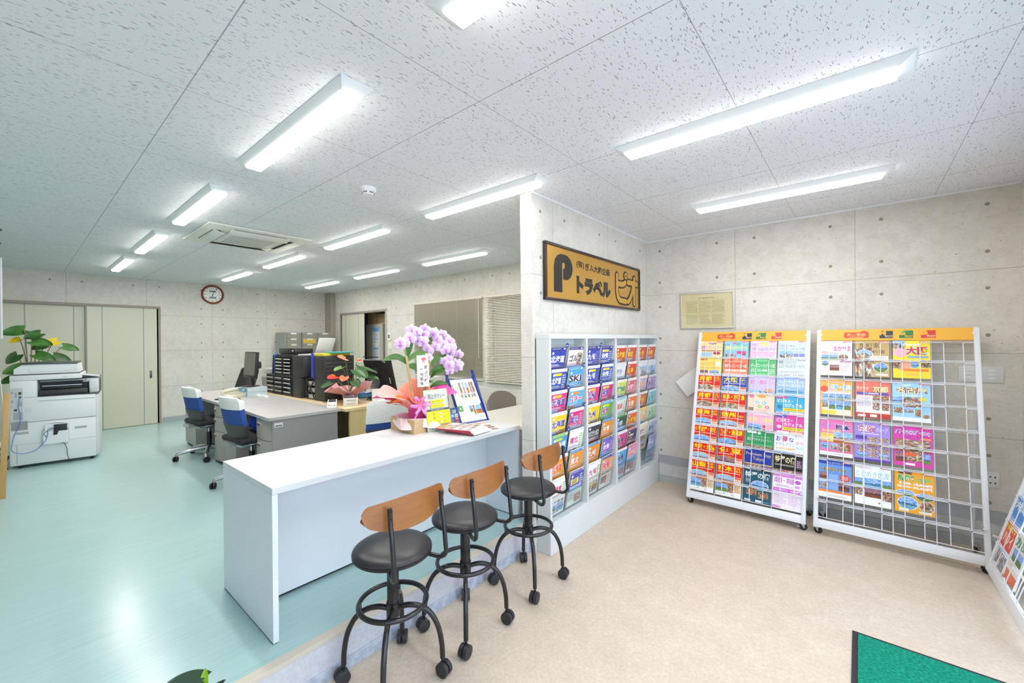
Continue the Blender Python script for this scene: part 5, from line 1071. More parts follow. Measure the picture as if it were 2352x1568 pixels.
# ------------------------------------------------------------------ wire racks
WIRE = mat('#e6e8ee', .35); RW = mat('#e4e6ea', .4); RWS = mat('#c9ccd2', .4)
def rack(label, ox, oy, rz, half=.475, top_shift=0.):
    """local frame: x along the rack, front towards -y, leaning back; returns root and slope matrix"""
    t = thing('brochure_rack', label, 'brochure rack', (ox, oy, 0), rz, 'white wire brochure racks')
    lean = math.atan2(.42, 1.595); L = 1.655
    S = Matrix.Translation((0, 0, .06)) @ Matrix.Rotation(-lean, 4, 'X')
    for sx in (-1, 1):
        b = B(); b.M = S; x = sx * half; b.box(min(x, x - sx * .03), max(x, x - sx * .03), -.012, .022, 0, L, RW, .003).build('post', t)
        b = B().tube([(x - sx * .04, .405, .06), (x - sx * .02, .405, 1.1), (x - sx * .015, .335, 1.28)], .011, RWS, 8); b.build('rear_leg', t)
        B().tube([(x - sx * .03, .02, .30), (x - sx * .035, .40, .14)], .008, RWS, 8).build('side_stay', t)
    b = B(); b.M = S; b.box(-half + .03, half - .03, -.010, .012, .0, .066, RW, .003).build('bottom_rail', t)
    B().tube([(-half + .04, .405, .16), (half - .04, .405, .16)], .010, RWS, 8).build('rear_bar', t)
    b = B(); b.M = S; A = Art(); hw = half - .03; OG = '#f0b43c'
    b.box(-hw, hw, -.008, .004, L - .097, L, mat(OG, .4))
    A.rrect(-.295, .022, -.135, .072, .008, '#d8442a').ell(-.165, .066, .026, .018, '#d8442a', 16).text('赤い風船', -.278, .038, -.155, .064, '#f6c878', .01).text('~', -.26, .026, -.17, .034, '#f6c878')
    def badge(u, c, big, small, sub, c2, c3):
        A.rect(u, .018, u + .082, .08, c).text(big, u - .004, .044, u + .040, .082, OG, .06).text(small, u + .034, .030, u + .080, .044, c2, .03).text(sub, u + .036, .020, u + .078, .027, c3, .0)
    badge(-.068, '#38384c', 'M', 'MACH', 'マッハ', '#e8c890', '#e8c890'); badge(.050, '#2f7a4c', 'B', 'Best', 'Excellent', '#f0b020', '#e8a020'); badge(.175, '#d8443c', 'B', 'Best', 'ベスト', '#f4d0a0', '#f4d0a0')
    A.rect(-hw, 0, hw, .0022, '#c88a20').poly([(.058, .066), (.078, .078), (.128, .05), (.126, .06)], '#4aa05a')
    b.art(A, (0, -.008, L - .097), (1, 0, 0), (0, 0, 1), (0, -1, 0)).build('header_board', t, smooth=False)
    b = B(); b.M = S
    for x in (-hw, hw): b.cyl((x, -.009, L - .045), (x, -.012, L - .045), .009, WIRE, 12)
    b.build('header_knob', t)
    xs = [-hw] + [-.345 + .23 * c + d for c in range(4) for d in (-.05, .052)] + [hw]
    for j in range(5):   # wire loops that bridge from one pocket front to the next
        b = B(); b.M = S; xl, xr_ = xs[2 * j], xs[2 * j + 1]
        for r in range(9):
            z0 = .085 if r == 0 else .21 + .168 * (r - 1); z = min(.202 + .168 * r, 1.536); P = [(xl, -.0205, z)] if j == 0 else [(xl, -.0205, z0), (xl, -.0205, z - .008), (xl + .008, -.0205, z)]
            P += [(xr_, -.0205, z)] if j == 4 else [(xr_ - .008, -.0205, z), (xr_, -.0205, z - .008), (xr_, -.0205, z0)]
            b.tube(P, .0028, WIRE, 6)
        b.build('pocket_wire', t)
    for r in range(9):
        b = B(); b.M = S; z = .085 if r == 0 else .21 + .168 * (r - 1)
        b.tube([(-hw, -.0165, z), (hw, -.0165, z)], .0026, WIRE, 6)
        if r: b.tube([(-hw, -.0165, z + .010), (hw, -.0165, z + .010)], .0022, WIRE, 6)
        b.build('row_wire', t)
    for x in (-.23, 0, .23):
        b = B(); b.M = S; b.tube([(x, .014, .06), (x, .014, L - .09)], .003, WIRE, 5).build('divider_wire', t)
    for sx in (-1, 1):
        for y, z in ((.035, 0), (.40, 0)):
            cb = B().at(sx * (half - .025), y, 0, rz=20 * sx + (40 if y > .1 else 0)); cb.cyl((.006, -.009, .027), (.006, .009, .027), .027, BLACK, 20).box(-.016, .016, -.014, .014, .045, .062, STEEL, .002).prism([(-.014, .05), (.012, .05), (.012, .02), (.004, .02)], 'y', -.0145, -.011, STEEL).prism([(-.014, .05), (.012, .05), (.012, .02), (.004, .02)], 'y', .011, .0145, STEEL).box(-.045, -.006, -.006, .006, .02, .028, STEEL, .002)
            cb.build('caster', t)
    root = Matrix.Translation((ox, oy, 0)) @ Matrix.Rotation(rad(rz), 4, 'Z')
    return t, root @ S
r1, S1 = rack('left wire rack full of brochures with red covers in its two left columns', -.826, 4.175, -2.0, .478)
r2, S2 = rack('right wire rack with twelve brochures and an empty last column', .185, 4.158, -1.4, .483)
r3, S3 = rack('third wire rack cut off by the right edge of the photo', .64, 3.625, -90, .478)
def slot(S, col, z, jit=0.): return S @ Matrix.Translation((-.345 + .23 * col - BW_ / 2 + jit, .003, z)) @ Matrix.Rotation(rad(2.2), 4, 'X')
rnk = ['top', 'second', 'third', 'fourth', 'fifth', 'sixth', 'seventh', 'bottom']
P_ = c_plain; Cc = c_collection
LR = [  # rows from the top, four columns: (words, builder, args, kw)
 [('pale yellow brochure with magenta title', P_, ('#f2e3a4', '東京ディズニーリゾート', '#d0287c', .70, .84), dict(oc='#fbe9f0', els=(('e', .42, .915, .07, .035, '#e88a9a'), ('e', .54, .905, .07, .035, '#8a9ad8'), ('e', .66, .915, .07, .035, '#d88a4a'), ('r', .06, .645, .95, .675, '#a8506c'), ('r', .05, .45, .55, .61, '#a8cce8'), ('e', .75, .58, .17, .05, '#c8385a')))),
  ('sky blue brochure with yellow title', P_, ('#8cc8ee', '東京ディズニーリゾート', '#f6e62c', .70, .84), dict(oc='#d8e8a0', els=(('e', .42, .92, .075, .04, '#e87a9a'), ('e', .56, .90, .085, .045, '#6ac09a'), ('p', .05, .46, .50, .63, 'city'), ('r', .52, .57, .90, .66, '#e0508c'), ('r', .70, .52, .90, .57, '#c83a70')))),
  ('lilac brochure with blue title line', P_, ('#ecd2ea', 'バケーションパッケージ', '#6a6cc0', .66, .79), dict(els=(('e', .52, .90, .18, .06, '#f2dc8a'), ('r', .05, .60, .95, .625, '#f0a0b8'), ('l', .06, .50, .94, .58, 3, '#e8a0c0'), ('r', .04, .83, .30, .93, '#d8b8dc')))),
  ('pale blue brochure with dark photo and violet title', P_, ('#cfe2f4', 'ユニバーサル・', '#7a4a9c', .80, .87), dict(u1=.65, els=(('t', .05, .71, .95, .78, 'スタジオ・ジャパンへの旅', '#7a4a9c'), ('p', .05, .42, .52, .68, 'city'), ('r', .55, .50, .95, .60, '#8a8ccc'), ('l', .55, .62, .95, .67, 2, '#9a9ab8'), ('l', .55, .45, .95, .48, 1, '#e0a86a'))))],
 [('yellow brochure with two small photos', P_, ('#f2e06c', '', '#e89a3c'), dict(els=(('r', .06, .88, .36, .96, '#e88a3c'), ('l', .06, .70, .92, .84, 3, '#e8b070'), ('l', .06, .60, .92, .67, 2, '#d8906a'), ('r', .72, .70, .95, .84, '#f4f0e0'), ('p', .06, .44, .42, .56, 'dusk'), ('p', .50, .44, .90, .56, 'sea')))),
  ('coral brochure with white band and leaf pattern', P_, ('#f08a68', '東京ディズニーリゾート旅', '#fdf6ee', .66, .79), dict(els=(('r', .04, .62, .96, .83, '#e8603c'), ('e', .3, .92, .08, .03, '#e8502c'), ('e', .55, .93, .07, .03, '#f8b090'), ('e', .1, .9, .06, .04, '#f8b898'), ('r', .06, .54, .94, .61, '#fae4d8'), ('t', .28, .55, .70, .60, '8,400~33,000', '#e8603c'), ('l', .06, .42, .94, .52, 3, '#f8c8b0'), ('t', .2, .85, .75, .89, 'ディズニー', '#fdf0e6')))),
  ('green brochure with a white price', P_, ('#5cc07c', 'ディズニーリゾート旅', '#f2faf2', .70, .82), dict(els=(('r', .3, .90, .68, .96, '#8ad8a4'), ('t', .30, .56, .68, .65, '21,400', '#f6fcf6', .03), ('l', .05, .55, .26, .67, 3, '#d8f0dc'), ('l', .72, .50, .96, .66, 4, '#d8f0dc'), ('l', .05, .42, .95, .52, 2, '#a8e0b8'), ('r', .0, .835, 1, .85, '#48a868')))),
  ('grey white brochure with two printed prices', P_, ('#d8e4e8', 'ユニバーサルスタジオ・ジャパン', '#7c8c98', .70, .82), dict(els=(('r', .04, .84, .2, .92, '#9aa8b0'), ('l', .25, .84, .7, .92, 2, '#98a4ac'), ('r', .04, .40, .48, .66, '#e8f0f2'), ('r', .52, .40, .96, .66, '#e8f0f2'), ('t', .06, .44, .46, .52, '16,000', '#6c7c88'), ('t', .54, .44, .94, .52, '23,700', '#6c7c88'), ('l', .06, .55, .94, .63, 2, '#98a8b0'))))],
 [('red brochure titled Kyoto with night photo', Cc, ('京都', ('奈良', 'びわ湖', 'へ行こう'), RED_, 'hall'), dict(bot=False)),
  ('blue brochure titled Osaka in yellow', Cc, ('大阪', ('神戸', '姫路城', 'へ行こう'), '#2448b0', 'sea'), dict(bot=False)),
  ('lilac brochure titled Tokyo Yokohama over a skyline', P_, ('#d2c4ec', '東京・横浜', '#e0509c', .72, .86), dict(u1=.65, bold=.0, els=(('p', .0, .36, 1, .54, 'city'), ('r', .62, .50, .90, .60, '#d8a88a'), ('l', .68, .74, .92, .86, 3, '#e0a0c8')))),
  ('light blue brochure with white title over pale city', P_, ('#a4c0f0', 'ユニバーサルシティに', '#f4f8ff', .80, .90), dict(els=(('t', .5, .70, .95, .78, '泊まろう', '#f4f8ff', .02), ('l', .05, .71, .46, .77, 1, '#e8f0fc'), ('p', .05, .50, .95, .66, 'sea'), ('r', 0, .36, 1, .49, '#d8e6fa'), ('r', .08, .42, .66, .47, '#9ab4e8'))))],
 [('red brochure titled Kyoto, lower of the two', Cc, ('京都', ('奈良', 'びわ湖', 'へ行こう'), RED_, 'hall'), dict(bot=False)),
  ('red brochure titled Arima Awajishima', Cc, ('有馬・淡路島', (), RED_, 'food'), dict(bot=False)),
  ('cream brochure with round coloured place names', P_, ('#f4dcc4', '', '#e88a5a'), dict(els=(('e', .14, .90, .10, .055, '#e88ab0'), ('e', .52, .91, .16, .045, '#e8a03c'), ('e', .36, .72, .085, .05, '#8ac4ec'), ('t', .31, .695, .41, .745, '東京', '#f8fbff'), ('e', .62, .71, .085, .05, '#8ac4ec'), ('t', .57, .685, .67, .735, '横浜', '#f8fbff'), ('e', .46, .60, .085, .05, '#8ac46a'), ('t', .41, .575, .51, .625, '大阪', '#f8fff4'), ('e', .74, .585, .085, .05, '#e8607c'), ('t', .69, .56, .79, .61, '京都', '#fff4f6'), ('p', .02, .40, .24, .56, 'food'), ('l', .3, .42, .9, .52, 3, '#e8b08a')))),
  ('cyan brochure with white slanted title and yellow price', P_, ('#3cacd8', 'ビジネス・', '#fafdff', .78, .88), dict(u1=.60, bold=.03, els=(('r', .02, .90, .40, .97, '#e85a9a'), ('t', .30, .65, .92, .76, 'カジュアル', '#fafdff', .03), ('r', .28, .53, .98, .62, '#f6e020'), ('t', .32, .54, .94, .61, '3,500円~5,000円', '#d83a2c'), ('p', .02, .40, .45, .52, 'autumn'), ('r', .48, .40, .97, .51, '#f4d8d0'), ('e', .14, .64, .1, .05, '#2a7ab0'))))],
 [('red brochure titled Tokai', Cc, ('東海', ('名古屋', '浜名湖'), RED_, 'sea'), dict(bot=False)),
  ('red brochure titled Shinshu', Cc, ('信州', ('', '軽井沢'), RED_, 'autumn'), dict(bot=False)),
  ('pink brochure titled Tokyo Yokohama in yellow', P_, ('#f0b8cc', '東京、横浜', '#f6e07c', .68, .82), dict(els=(('r', 0, .90, 1, 1, '#f6dce4'), ('t', .28, .835, .88, .885, "today's bookmark", '#c88a9c', .0), ('p', .05, .42, .55, .62, 'sea'), ('r', .60, .52, .72, .60, '#d0506a'), ('r', .76, .50, .96, .62, '#f0a8b8'), ('r', .60, .42, .72, .49, '#d0506a')))),
  ('magenta brochure with white slanted title and yellow price', P_, ('#e04ca4', 'ビジネス・', '#fdf6fb', .76, .88), dict(u1=.60, bold=.03, els=(('r', .02, .90, .40, .97, '#5a6ac8'), ('t', .30, .65, .95, .75, 'カジュアル', '#fdf6fb', .03), ('r', .28, .53, .98, .62, '#f2e424'), ('t', .32, .54, .94, .61, '4,000円~9,400円', '#3a7a4c'), ('r', .06, .40, .50, .50, '#f6eaf2'), ('r', .54, .40, .96, .51, '#f4c8a8'), ('e', .14, .62, .09, .05, '#f6d0e6'))))],
 [('red brochure titled Ise Shima Nanki', Cc, ('伊勢志摩・南紀', (), RED_, 'sea'), dict(bot=False)),
  ('red brochure titled Hakone Yugawara with a white peak', Cc, ('箱根・湯河原', (), RED_, 'land'), dict(bot=False)),
  ('green brochure with white title and row of photos', P_, ('#2f9458', '東京プラチナストーリー', '#f2faf4', .66, .76), dict(bold=.0, els=(('r', .04, .89, .40, .95, '#f4f6f4'), ('e', .5, .91, .06, .045, '#dcece0'), ('l', .1, .79, .9, .82, 1, '#b8dcc4'), ('r', 0, .54, 1, .58, '#5cb47c'), ('p', .02, .38, .34, .53, 'food'), ('p', .35, .38, .66, .53, 'hall'), ('p', .67, .38, .98, .53, 'food')))),
  ('white brochure with blue and red hotel plan title', P_, ('#f2f5f8', 'お', '#3a4cb0', .76, .90), dict(u0=.05, u1=.22, els=(('t', .26, .74, .46, .92, '得', '#d8307c', .03), ('t', .50, .76, .68, .89, 'な', '#3a4cb0', .02), ('t', .04, .62, .70, .73, 'ホテルプラン', '#4a5cb8', .0), ('t', .06, .51, .70, .59, '4,101円~9,800円', '#f0a81c', .03), ('p', .0, .36, .72, .48, 'sea'), ('t', .74, .70, .98, .80, '東京', '#d87ac0', .0), ('t', .74, .56, .98, .66, '横浜', '#8ac8e8', .0), ('r', .74, .36, 1, .46, '#d03048'))))],
 [('red brochure titled Kanazawa Hokuriku', Cc, ('金沢・北陸', (), RED_, 'autumn'), dict(bot=False)),
  ('bright red brochure titled Izu with dark sky photo', Cc, ('伊豆', (), '#e01818', 'dusk'), dict(bot=False)),
  ('navy brochure with a gold English title', P_, ('#24369c', 'Premium Stay', '#e8d4a0', .76, .88), dict(u0=.04, u1=.96, bold=.0, els=(('t', .30, .62, .70, .75, 'Tokyo', '#e8d4a0', .0), ('r', 0, .53, 1, .56, '#d8b868'), ('p', .02, .38, .33, .52, 'food'), ('p', .34, .38, .66, .52, 'hall'), ('p', .72, .36, .98, .52, 'dusk')))),
  ('black brochure with pale brush title', P_, ('#201c1a', '特選の宿', '#f2e6b0', .70, .90), dict(u1=.74, bold=.02, els=(('p', .0, .36, .65, .52, 'hall'), ('p', .66, .36, 1, .52, 'dusk'), ('l', .05, .62, .70, .67, 2, '#d8d0c0'), ('r', .78, .60, .98, .84, '#4a4250'), ('l', .80, .62, .96, .82, 4, '#e0a8c8'))))],
 [('red brochure titled Yamanashi with lake and food photos', Cc, ('山梨', ('甲府', '石和'), RED_, 'autumn', 'sea'), {}),
  ('red brochure titled Tochigi with river photos', Cc, ('栃木', ('日光', '鬼怒川'), RED_, 'autumn', 'land'), {}),
  ('dark teal brochure with brush title and tilted food photos', P_, ('#23566c', '特選の宿', '#eef2ec', .69, .87), dict(bold=.02, els=(('r', 0, .90, 1, 1, '#1c2a34'), ('l', .04, .92, .65, .98, 2, '#d8dcdc'), ('ep', .60, .50, .30, .13, 'sea'), ('p', .12, .20, .50, .42, 'food'), ('p', .56, .14, .92, .32, 'food'), ('r', .05, .02, .28, .07, '#dfe4e6'), ('r', .46, .02, .68, .08, '#f2f4f4'), ('l', .72, .03, .96, .07, 2, '#8ab0c0'), ('l', .08, .55, .25, .66, 4, '#c8d4d8')))),
  ('white and magenta brochure with a price band', P_, ('#f6eef6', '成田・羽田', '#b04cb0', .70, .85), dict(u1=.72, els=(('r', 0, .87, 1, 1, '#d88ad8'), ('l', .05, .92, .6, .97, 2, '#f2dcf2'), ('e', .85, .78, .1, .055, '#c05cc0'), ('e', .84, .65, .09, .04, '#d898d8'), ('l', .1, .60, .7, .66, 2, '#b070b8'), ('r', .03, .46, .97, .56, '#c858c4'), ('t', .60, .47, .95, .55, '4,000円', '#fbf4fb', .03), ('l', .06, .48, .52, .54, 2, '#f2d8f2'), ('l', .06, .12, .50, .42, 9, '#dcb8dc'), ('l', .54, .12, .94, .42, 9, '#dcb8dc'), ('r', .0, .0, .3, .07, '#d8a0d8'))))],
]
for r, row in enumerate(LR):
    for c, (wd_, fn, args, kw) in enumerate(row):
        z = .085 + .168 * (7 - r)
        if fn is c_plain and 'els' in kw: pass
        brochure('brochure', '%s, %s row of the left rack' % (wd_, rnk[r]), fn, args, kw, slot(S1, c, z, .002 * ((r * 3 + c) % 3 - 1)), 'brochures in the left rack', .004 + .001 * ((r + c) % 3), r * 4 + c)
RR = [
 [('white brochure with pink title and fruit photos', P_, ('#f6f0e4', 'おかやま', '#e0409c', .70, .86), dict(u0=.42, u1=.95, els=(('e', .13, .66, .10, .05, '#f0b8b0'), ('t', .05, .74, .40, .84, 'フルーツ', '#e8a890', .0), ('r', .24, .63, .56, .66, '#b8b0d8'), ('p', .02, .46, .56, .60, 'land'), ('ep', .72, .52, .16, .09, 'food'), ('p', .30, .14, .60, .31, 'dusk'), ('ep', .15, .34, .11, .07, 'land'), ('r', .62, .38, .96, .42, '#e08ac0'), ('l', .63, .12, .95, .36, 8, '#c8c0d0')))),
  ('gold brown brochure with dark title and round photos', P_, ('#c8aa70', '京町家', '#3a2c22', .80, .94), dict(u0=.12, u1=.72, bold=.0, els=(('p', 0, 0, .55, .80, 'hall'), ('ep', .28, .62, .24, .12, 'city'), ('t', .55, .66, .66, .73, 'の', '#3a2c22', .0), ('t', .70, .64, .86, .75, '宿', '#3a2c22', .0), ('r', .46, .46, .96, .58, '#f4f0e8'), ('l', .5, .48, .92, .56, 4, '#b8b0a4'), ('ep', .75, .26, .20, .13, 'land'), ('r', .6, .04, .95, .09, '#f2eee6')))),
  ('yellow brochure titled Osaka in big red letters', P_, ('#f4e02c', '大阪', '#e0342c', .62, .84), dict(u0=.36, u1=.94, oc='#9cd8f0', bold=.04, els=(('p', 0, .78, .35, 1, 'city'), ('e', .20, .68, .2, .12, '#f4b8c8'), ('t', .28, .85, .72, .93, 'Deep!', '#f8f4f0', .05), ('r', .40, .54, .95, .59, '#8aa8d8'), ('ep', .58, .36, .12, .09, 'sea'), ('p', .75, .28, 1, .48, 'food'), ('e', .30, .33, .20, .14, '#f0a890'), ('r', .3, .18, .95, .25, '#f08a2c'), ('p', .0, .25, .2, .48, 'food'), ('l', .35, .06, .7, .14, 3, '#e8a86a'))))],
 [('orange edged brochure with light blue title', P_, ('#f6b45c', '広島・岡山', '#7cc4ec', .70, .86), dict(u0=.30, u1=.95, oc='#f4fbff', els=(('r', .06, .0, .95, .66, '#f2e4cc'), ('e', .12, .72, .12, .09, '#e85a3c'), ('r', .28, .62, .94, .68, '#f4f0ea'), ('t', .32, .63, .90, .67, '23,500~27,500', '#e05a6c'), ('p', .06, .42, .48, .60, 'sea'), ('p', .50, .42, .95, .60, 'land'), ('p', .06, .20, .26, .40, 'city'), ('p', .28, .16, .48, .40, 'land'), ('p', .50, .16, .72, .40, 'sea'), ('p', .74, .16, .95, .40, 'land'), ('r', .06, .02, .5, .12, '#f6d83c'), ('l', .3, .90, .68, .94, 1, '#a8b8e0')))),
  ('salmon red brochure titled Kyoto with a violet price ribbon', P_, ('#e87a64', '京都', '#f8f0b0', .70, .86), dict(u0=.50, u1=.94, oc='#b05a3a', els=(('t', .03, .74, .38, .84, 'ラクラク', '#fbe8e0', .02), ('r', .04, .62, .95, .69, '#5a58b4'), ('t', .28, .63, .66, .68, '7,300円', '#f8f6fb', .03), ('r', .02, .14, .98, .60, '#f4efec'), ('p', .50, .44, .96, .60, 'food'), ('p', .50, .22, .70, .42, 'hall'), ('p', .76, .22, .96, .42, 'food'), ('l', .05, .30, .45, .56, 7, '#c0b0c8'), ('r', 0, 0, 1, .12, '#c03a34'), ('r', .06, .03, .3, .09, '#f2ece8'), ('r', .42, .03, .62, .10, '#f2ece8')))),
  ('sky blue brochure titled Nagoya with castle photo', P_, ('#a4d4f0', '名古屋', '#f6e8c0', .72, .88), dict(u0=.10, u1=.92, oc='#a0603c', els=(('t', .15, .90, .5, .96, 'Deep!!', '#f4fafc', .03), ('r', .25, .65, .80, .69, '#f4f8fa'), ('t', .28, .655, .78, .685, '17,000~27,300', '#8a8aa0'), ('p', .28, .36, .76, .62, 'hall'), ('p', 0, .44, .27, .62, 'sea'), ('e', .80, .58, .10, .06, '#e4dc4c'), ('p', .04, .20, .28, .34, 'food'), ('p', .32, .22, .56, .34, 'city'), ('p', .60, .14, .78, .32, 'food'), ('ep', .88, .15, .09, .05, 'food'), ('r', 0, 0, 1, .10, '#f2f5f6'))))],
 [('pink brochure titled Kumamoto', P_, ('#ec7cb8', '熊本', '#30388c', .70, .86), dict(u0=.48, u1=.92, oc='#f6f4fb', els=(('t', .05, .74, .34, .86, 'めちゃ得', '#7c8cd8', .02), ('t', .05, .63, .62, .70, '28,100~29,200', '#f4e83c', .03), ('p', .42, .36, 1, .66, 'autumn'), ('r', .02, .38, .42, .60, '#f6e45c'), ('l', .05, .41, .38, .58, 4, '#d8906a'), ('p', .04, .18, .28, .34, 'sea'), ('p', .32, .16, .54, .34, 'city'), ('p', .58, .14, .94, .34, 'food'), ('r', 0, 0, 1, .10, '#f4f0f2'), ('l', .4, .03, .9, .07, 2, '#b8b0b8')))),
  ('violet brochure titled Keihan with rows of room photos', P_, ('#a48cdc', '京阪', '#c83c34', .74, .92), dict(u0=.10, u1=.60, oc='#f6f0f6', bold=.0, els=(('t', .62, .76, .94, .88, 'グループ', '#e4d8f6', .03), ('l', .2, .68, .9, .72, 1, '#f4ecf8'), ('r', .03, .54, .36, .64, '#5c48a8'), ('p', .38, .50, .66, .62, 'hall'), ('p', .70, .50, .96, .62, 'hall'), ('p', .08, .36, .34, .48, 'hall'), ('p', .38, .36, .66, .48, 'food'), ('p', .70, .36, .96, .48, 'hall'), ('p', .08, .22, .34, .34, 'hall'), ('p', .38, .22, .66, .34, 'hall'), ('p', .70, .22, .96, .34, 'hall'), ('p', .08, .08, .34, .20, 'sea'), ('p', .38, .10, .66, .20, 'hall'), ('p', .70, .08, .96, .20, 'city'), ('r', 0, 0, 1, .05, '#5c48a8')))),
  ('magenta brochure with park photos and white outlined title', P_, ('#dc44ac', 'パルケエスパーニャ', '#3c4494', .78, .90), dict(u0=.04, u1=.96, oc='#fbf6fb', els=(('t', .28, .69, .72, .76, 'へ行こう!!', '#3c4494', .02), ('r', .70, .68, .96, .72, '#f0a83c'), ('p', .06, .36, .94, .66, 'food'), ('p', .06, .10, .32, .34, 'dusk'), ('p', .32, .12, .72, .36, 'food'), ('p', .74, .10, .94, .34, 'land'), ('e', .42, .30, .18, .05, '#e8603c'), ('r', .3, .03, .55, .08, '#f4f0f4'))))],
 [('deep blue mystery tour brochure with sunset photo', P_, ('#6a94d8', 'ミステリーツアー', '#f4c43c', .70, .79), dict(u0=.10, u1=.90, oc='#3a3424', bold=.03, els=(('r', 0, .88, 1, 1, '#2c4cb0'), ('t', .25, .89, .72, .95, 'のんびり行く', '#dce6f8', .0), ('p', .04, .48, .26, .66, 'dusk'), ('p', .04, .24, .30, .46, 'city'), ('e', .80, .56, .15, .09, '#e04438'), ('l', .70, .51, .90, .61, 3, '#f8e0dc'), ('p', .62, .22, .94, .46, 'dusk'), ('r', .32, .22, .60, .62, '#8cb0e4'), ('r', 0, .14, 1, .20, '#f08a3c'), ('r', 0, 0, 1, .14, '#f4f2ee'), ('l', .3, .04, .9, .09, 2, '#b8b4b0')))),
  ('white brochure with thin blue title and island photos', P_, ('#f2f5f4', 'ときめき佐渡', '#7cc4c8', .70, .86), dict(u0=.04, u1=.95, bold=-.004, els=(('p', .0, .46, .22, .66, 'land'), ('p', .25, .42, .74, .68, 'sea'), ('p', .77, .46, 1, .66, 'land'), ('p', .25, .20, .74, .42, 'dusk'), ('p', .0, .22, .22, .44, 'hall'), ('p', .77, .16, 1, .40, 'food'), ('r', 0, 0, 1, .12, '#f6f6f4'), ('l', .04, .90, .5, .95, 2, '#e0a0a8'), ('ep', .68, .09, .03, .02, 'food')))),
  ('orange brochure with green title and oval photos', P_, ('#f0a828', '飛騨路', '#48a84c', .74, .90), dict(u0=.08, u1=.52, oc='#f6f4ea', bold=.04, els=(('p', .1, .92, .45, 1, 'dusk'), ('t', .56, .76, .92, .86, '応援', '#7cc47c', .03), ('t', .12, .66, .94, .73, '5,700~18,800円', '#f8f4f8', .05), ('t', .06, .58, .94, .65, '20,300~30,400円', '#f8f4f8', .05), ('ep', .28, .46, .24, .08, 'land'), ('ep', .76, .42, .22, .09, 'land'), ('ep', .33, .23, .25, .15, 'sea'), ('ep', .80, .20, .18, .12, 'food'), ('r', .1, .03, .35, .10, '#f4eedc'), ('r', .6, .03, .92, .08, '#f4eedc'))))],
]
for r, row in enumerate(RR):
    for c, (wd_, fn, args, kw) in enumerate(row):
        z = .251 + .336 * (3 - r) - .004
        brochure('brochure', '%s in the right rack' % wd_, fn, args, kw, slot(S2, c, z, .003 * ((r + c) % 3 - 1)), 'brochures in the right rack', .004, 60 + r * 3 + c)
for i, (c, z, wd_, args, kw) in enumerate(((0, .085, 'orange red brochure low in the third rack at the right edge', ('#e0502c', 'NEW', '#f6e02c', .80, .92), dict(els=(('t', .1, .5, .9, .76, 'ハワイ', '#f4e8d8', .04), ('p', .0, .0, 1, .42, 'city')))), (1, .085, 'pale brochure in the third rack behind the orange one', ('#ece8e4', '旅', '#3a8a5a', .7, .9), dict(els=(('p', .1, .4, .9, .66, 'land'), ('r', .0, .0, 1, .2, '#e8703c')))), (0, .253, 'blue brochure in the third rack above the orange red one', ('#3a8cd8', '沖縄', '#f6f8fb', .7, .9), dict(els=(('p', 0, 0, 1, .5, 'sea'),))))):
    brochure('brochure', wd_, P_, args, kw, slot(S3, c, z), 'brochures in the third rack', .008, 90 + i)

# ------------------------------------------------------------------ brochure cabinets along the partition
CABM = speck('grey_cabinet_steel', '#d3d6d6', '#dadddd', 200, .42)
BAYS = [(2.545, 3.060), (3.085, 3.600), (3.632, 4.135), (4.157, 4.658)]
TILT = 10.0
def cabinet(label, y0, y1, bays):
    t = thing('brochure_cabinet', label, 'brochure cabinet', (XP, 0, 0), 0, 'grey brochure cabinets'); XF = .128
    b = B().box(.001, XF, y0, y1, 1.605, 1.642, CABM, .002, 1).box(.001, XF, y0, y1, .0, .236, CABM, .002, 1).box(.001, .008, y0, y1, .236, 1.605, CABM)
    e = [y0] + [v for p in bays for v in p] + [y1]
    for a, c in zip(e[::2], e[1::2]): b.box(.001, XF, a, c, .236, 1.605, CABM)
    b.build('carcass', t, smooth=False)
    for a, c in bays:
        for r in range(7):
            z0 = .546 - .297 + .1655 * r
            q = B().at(.066, 0, z0, ry=TILT); q.box(.014, .0155, a + .004, c - .004, -.004, .17, CLEAR).box(-.0165, .0155, a + .004, c - .004, -.006, -.004, CLEAR).box(-.015, .014, (a + c) / 2 - .001, (a + c) / 2 + .001, -.004, .16, CLEAR)
            q.build('pocket', t, smooth=False)
    return t
cab1 = cabinet('near grey steel brochure cabinet with mostly blue and pink covers', 2.520, 3.614, BAYS[:2])
cab2 = cabinet('far grey steel brochure cabinet with yellow and red covers by the corner', 3.617, 4.672, BAYS[2:])
for cb_, (y, r) in [(cab1, v) for v in ((2.79, 6), (3.05, 5), (2.80, 4), (3.06, 3), (2.80, 2), (3.35, 6), (3.59, 5), (3.34, 4), (3.60, 3))]:
    q = B().at(.114, y, .546 + .012 + .1655 * r, ry=TILT); q.prism([(.022 * cos(2 * pi * i / 18), .020 * sin(2 * pi * i / 18)) for i in range(18)], 'x', -.001, .001, mat('#2c4098', .4)); q.box(.001, .0012, -.014, .014, -.003, .003, mat('#dfe4f0', .4)).build('index_tab', cb_, smooth=False)
HD = 'エコナイスツアー'
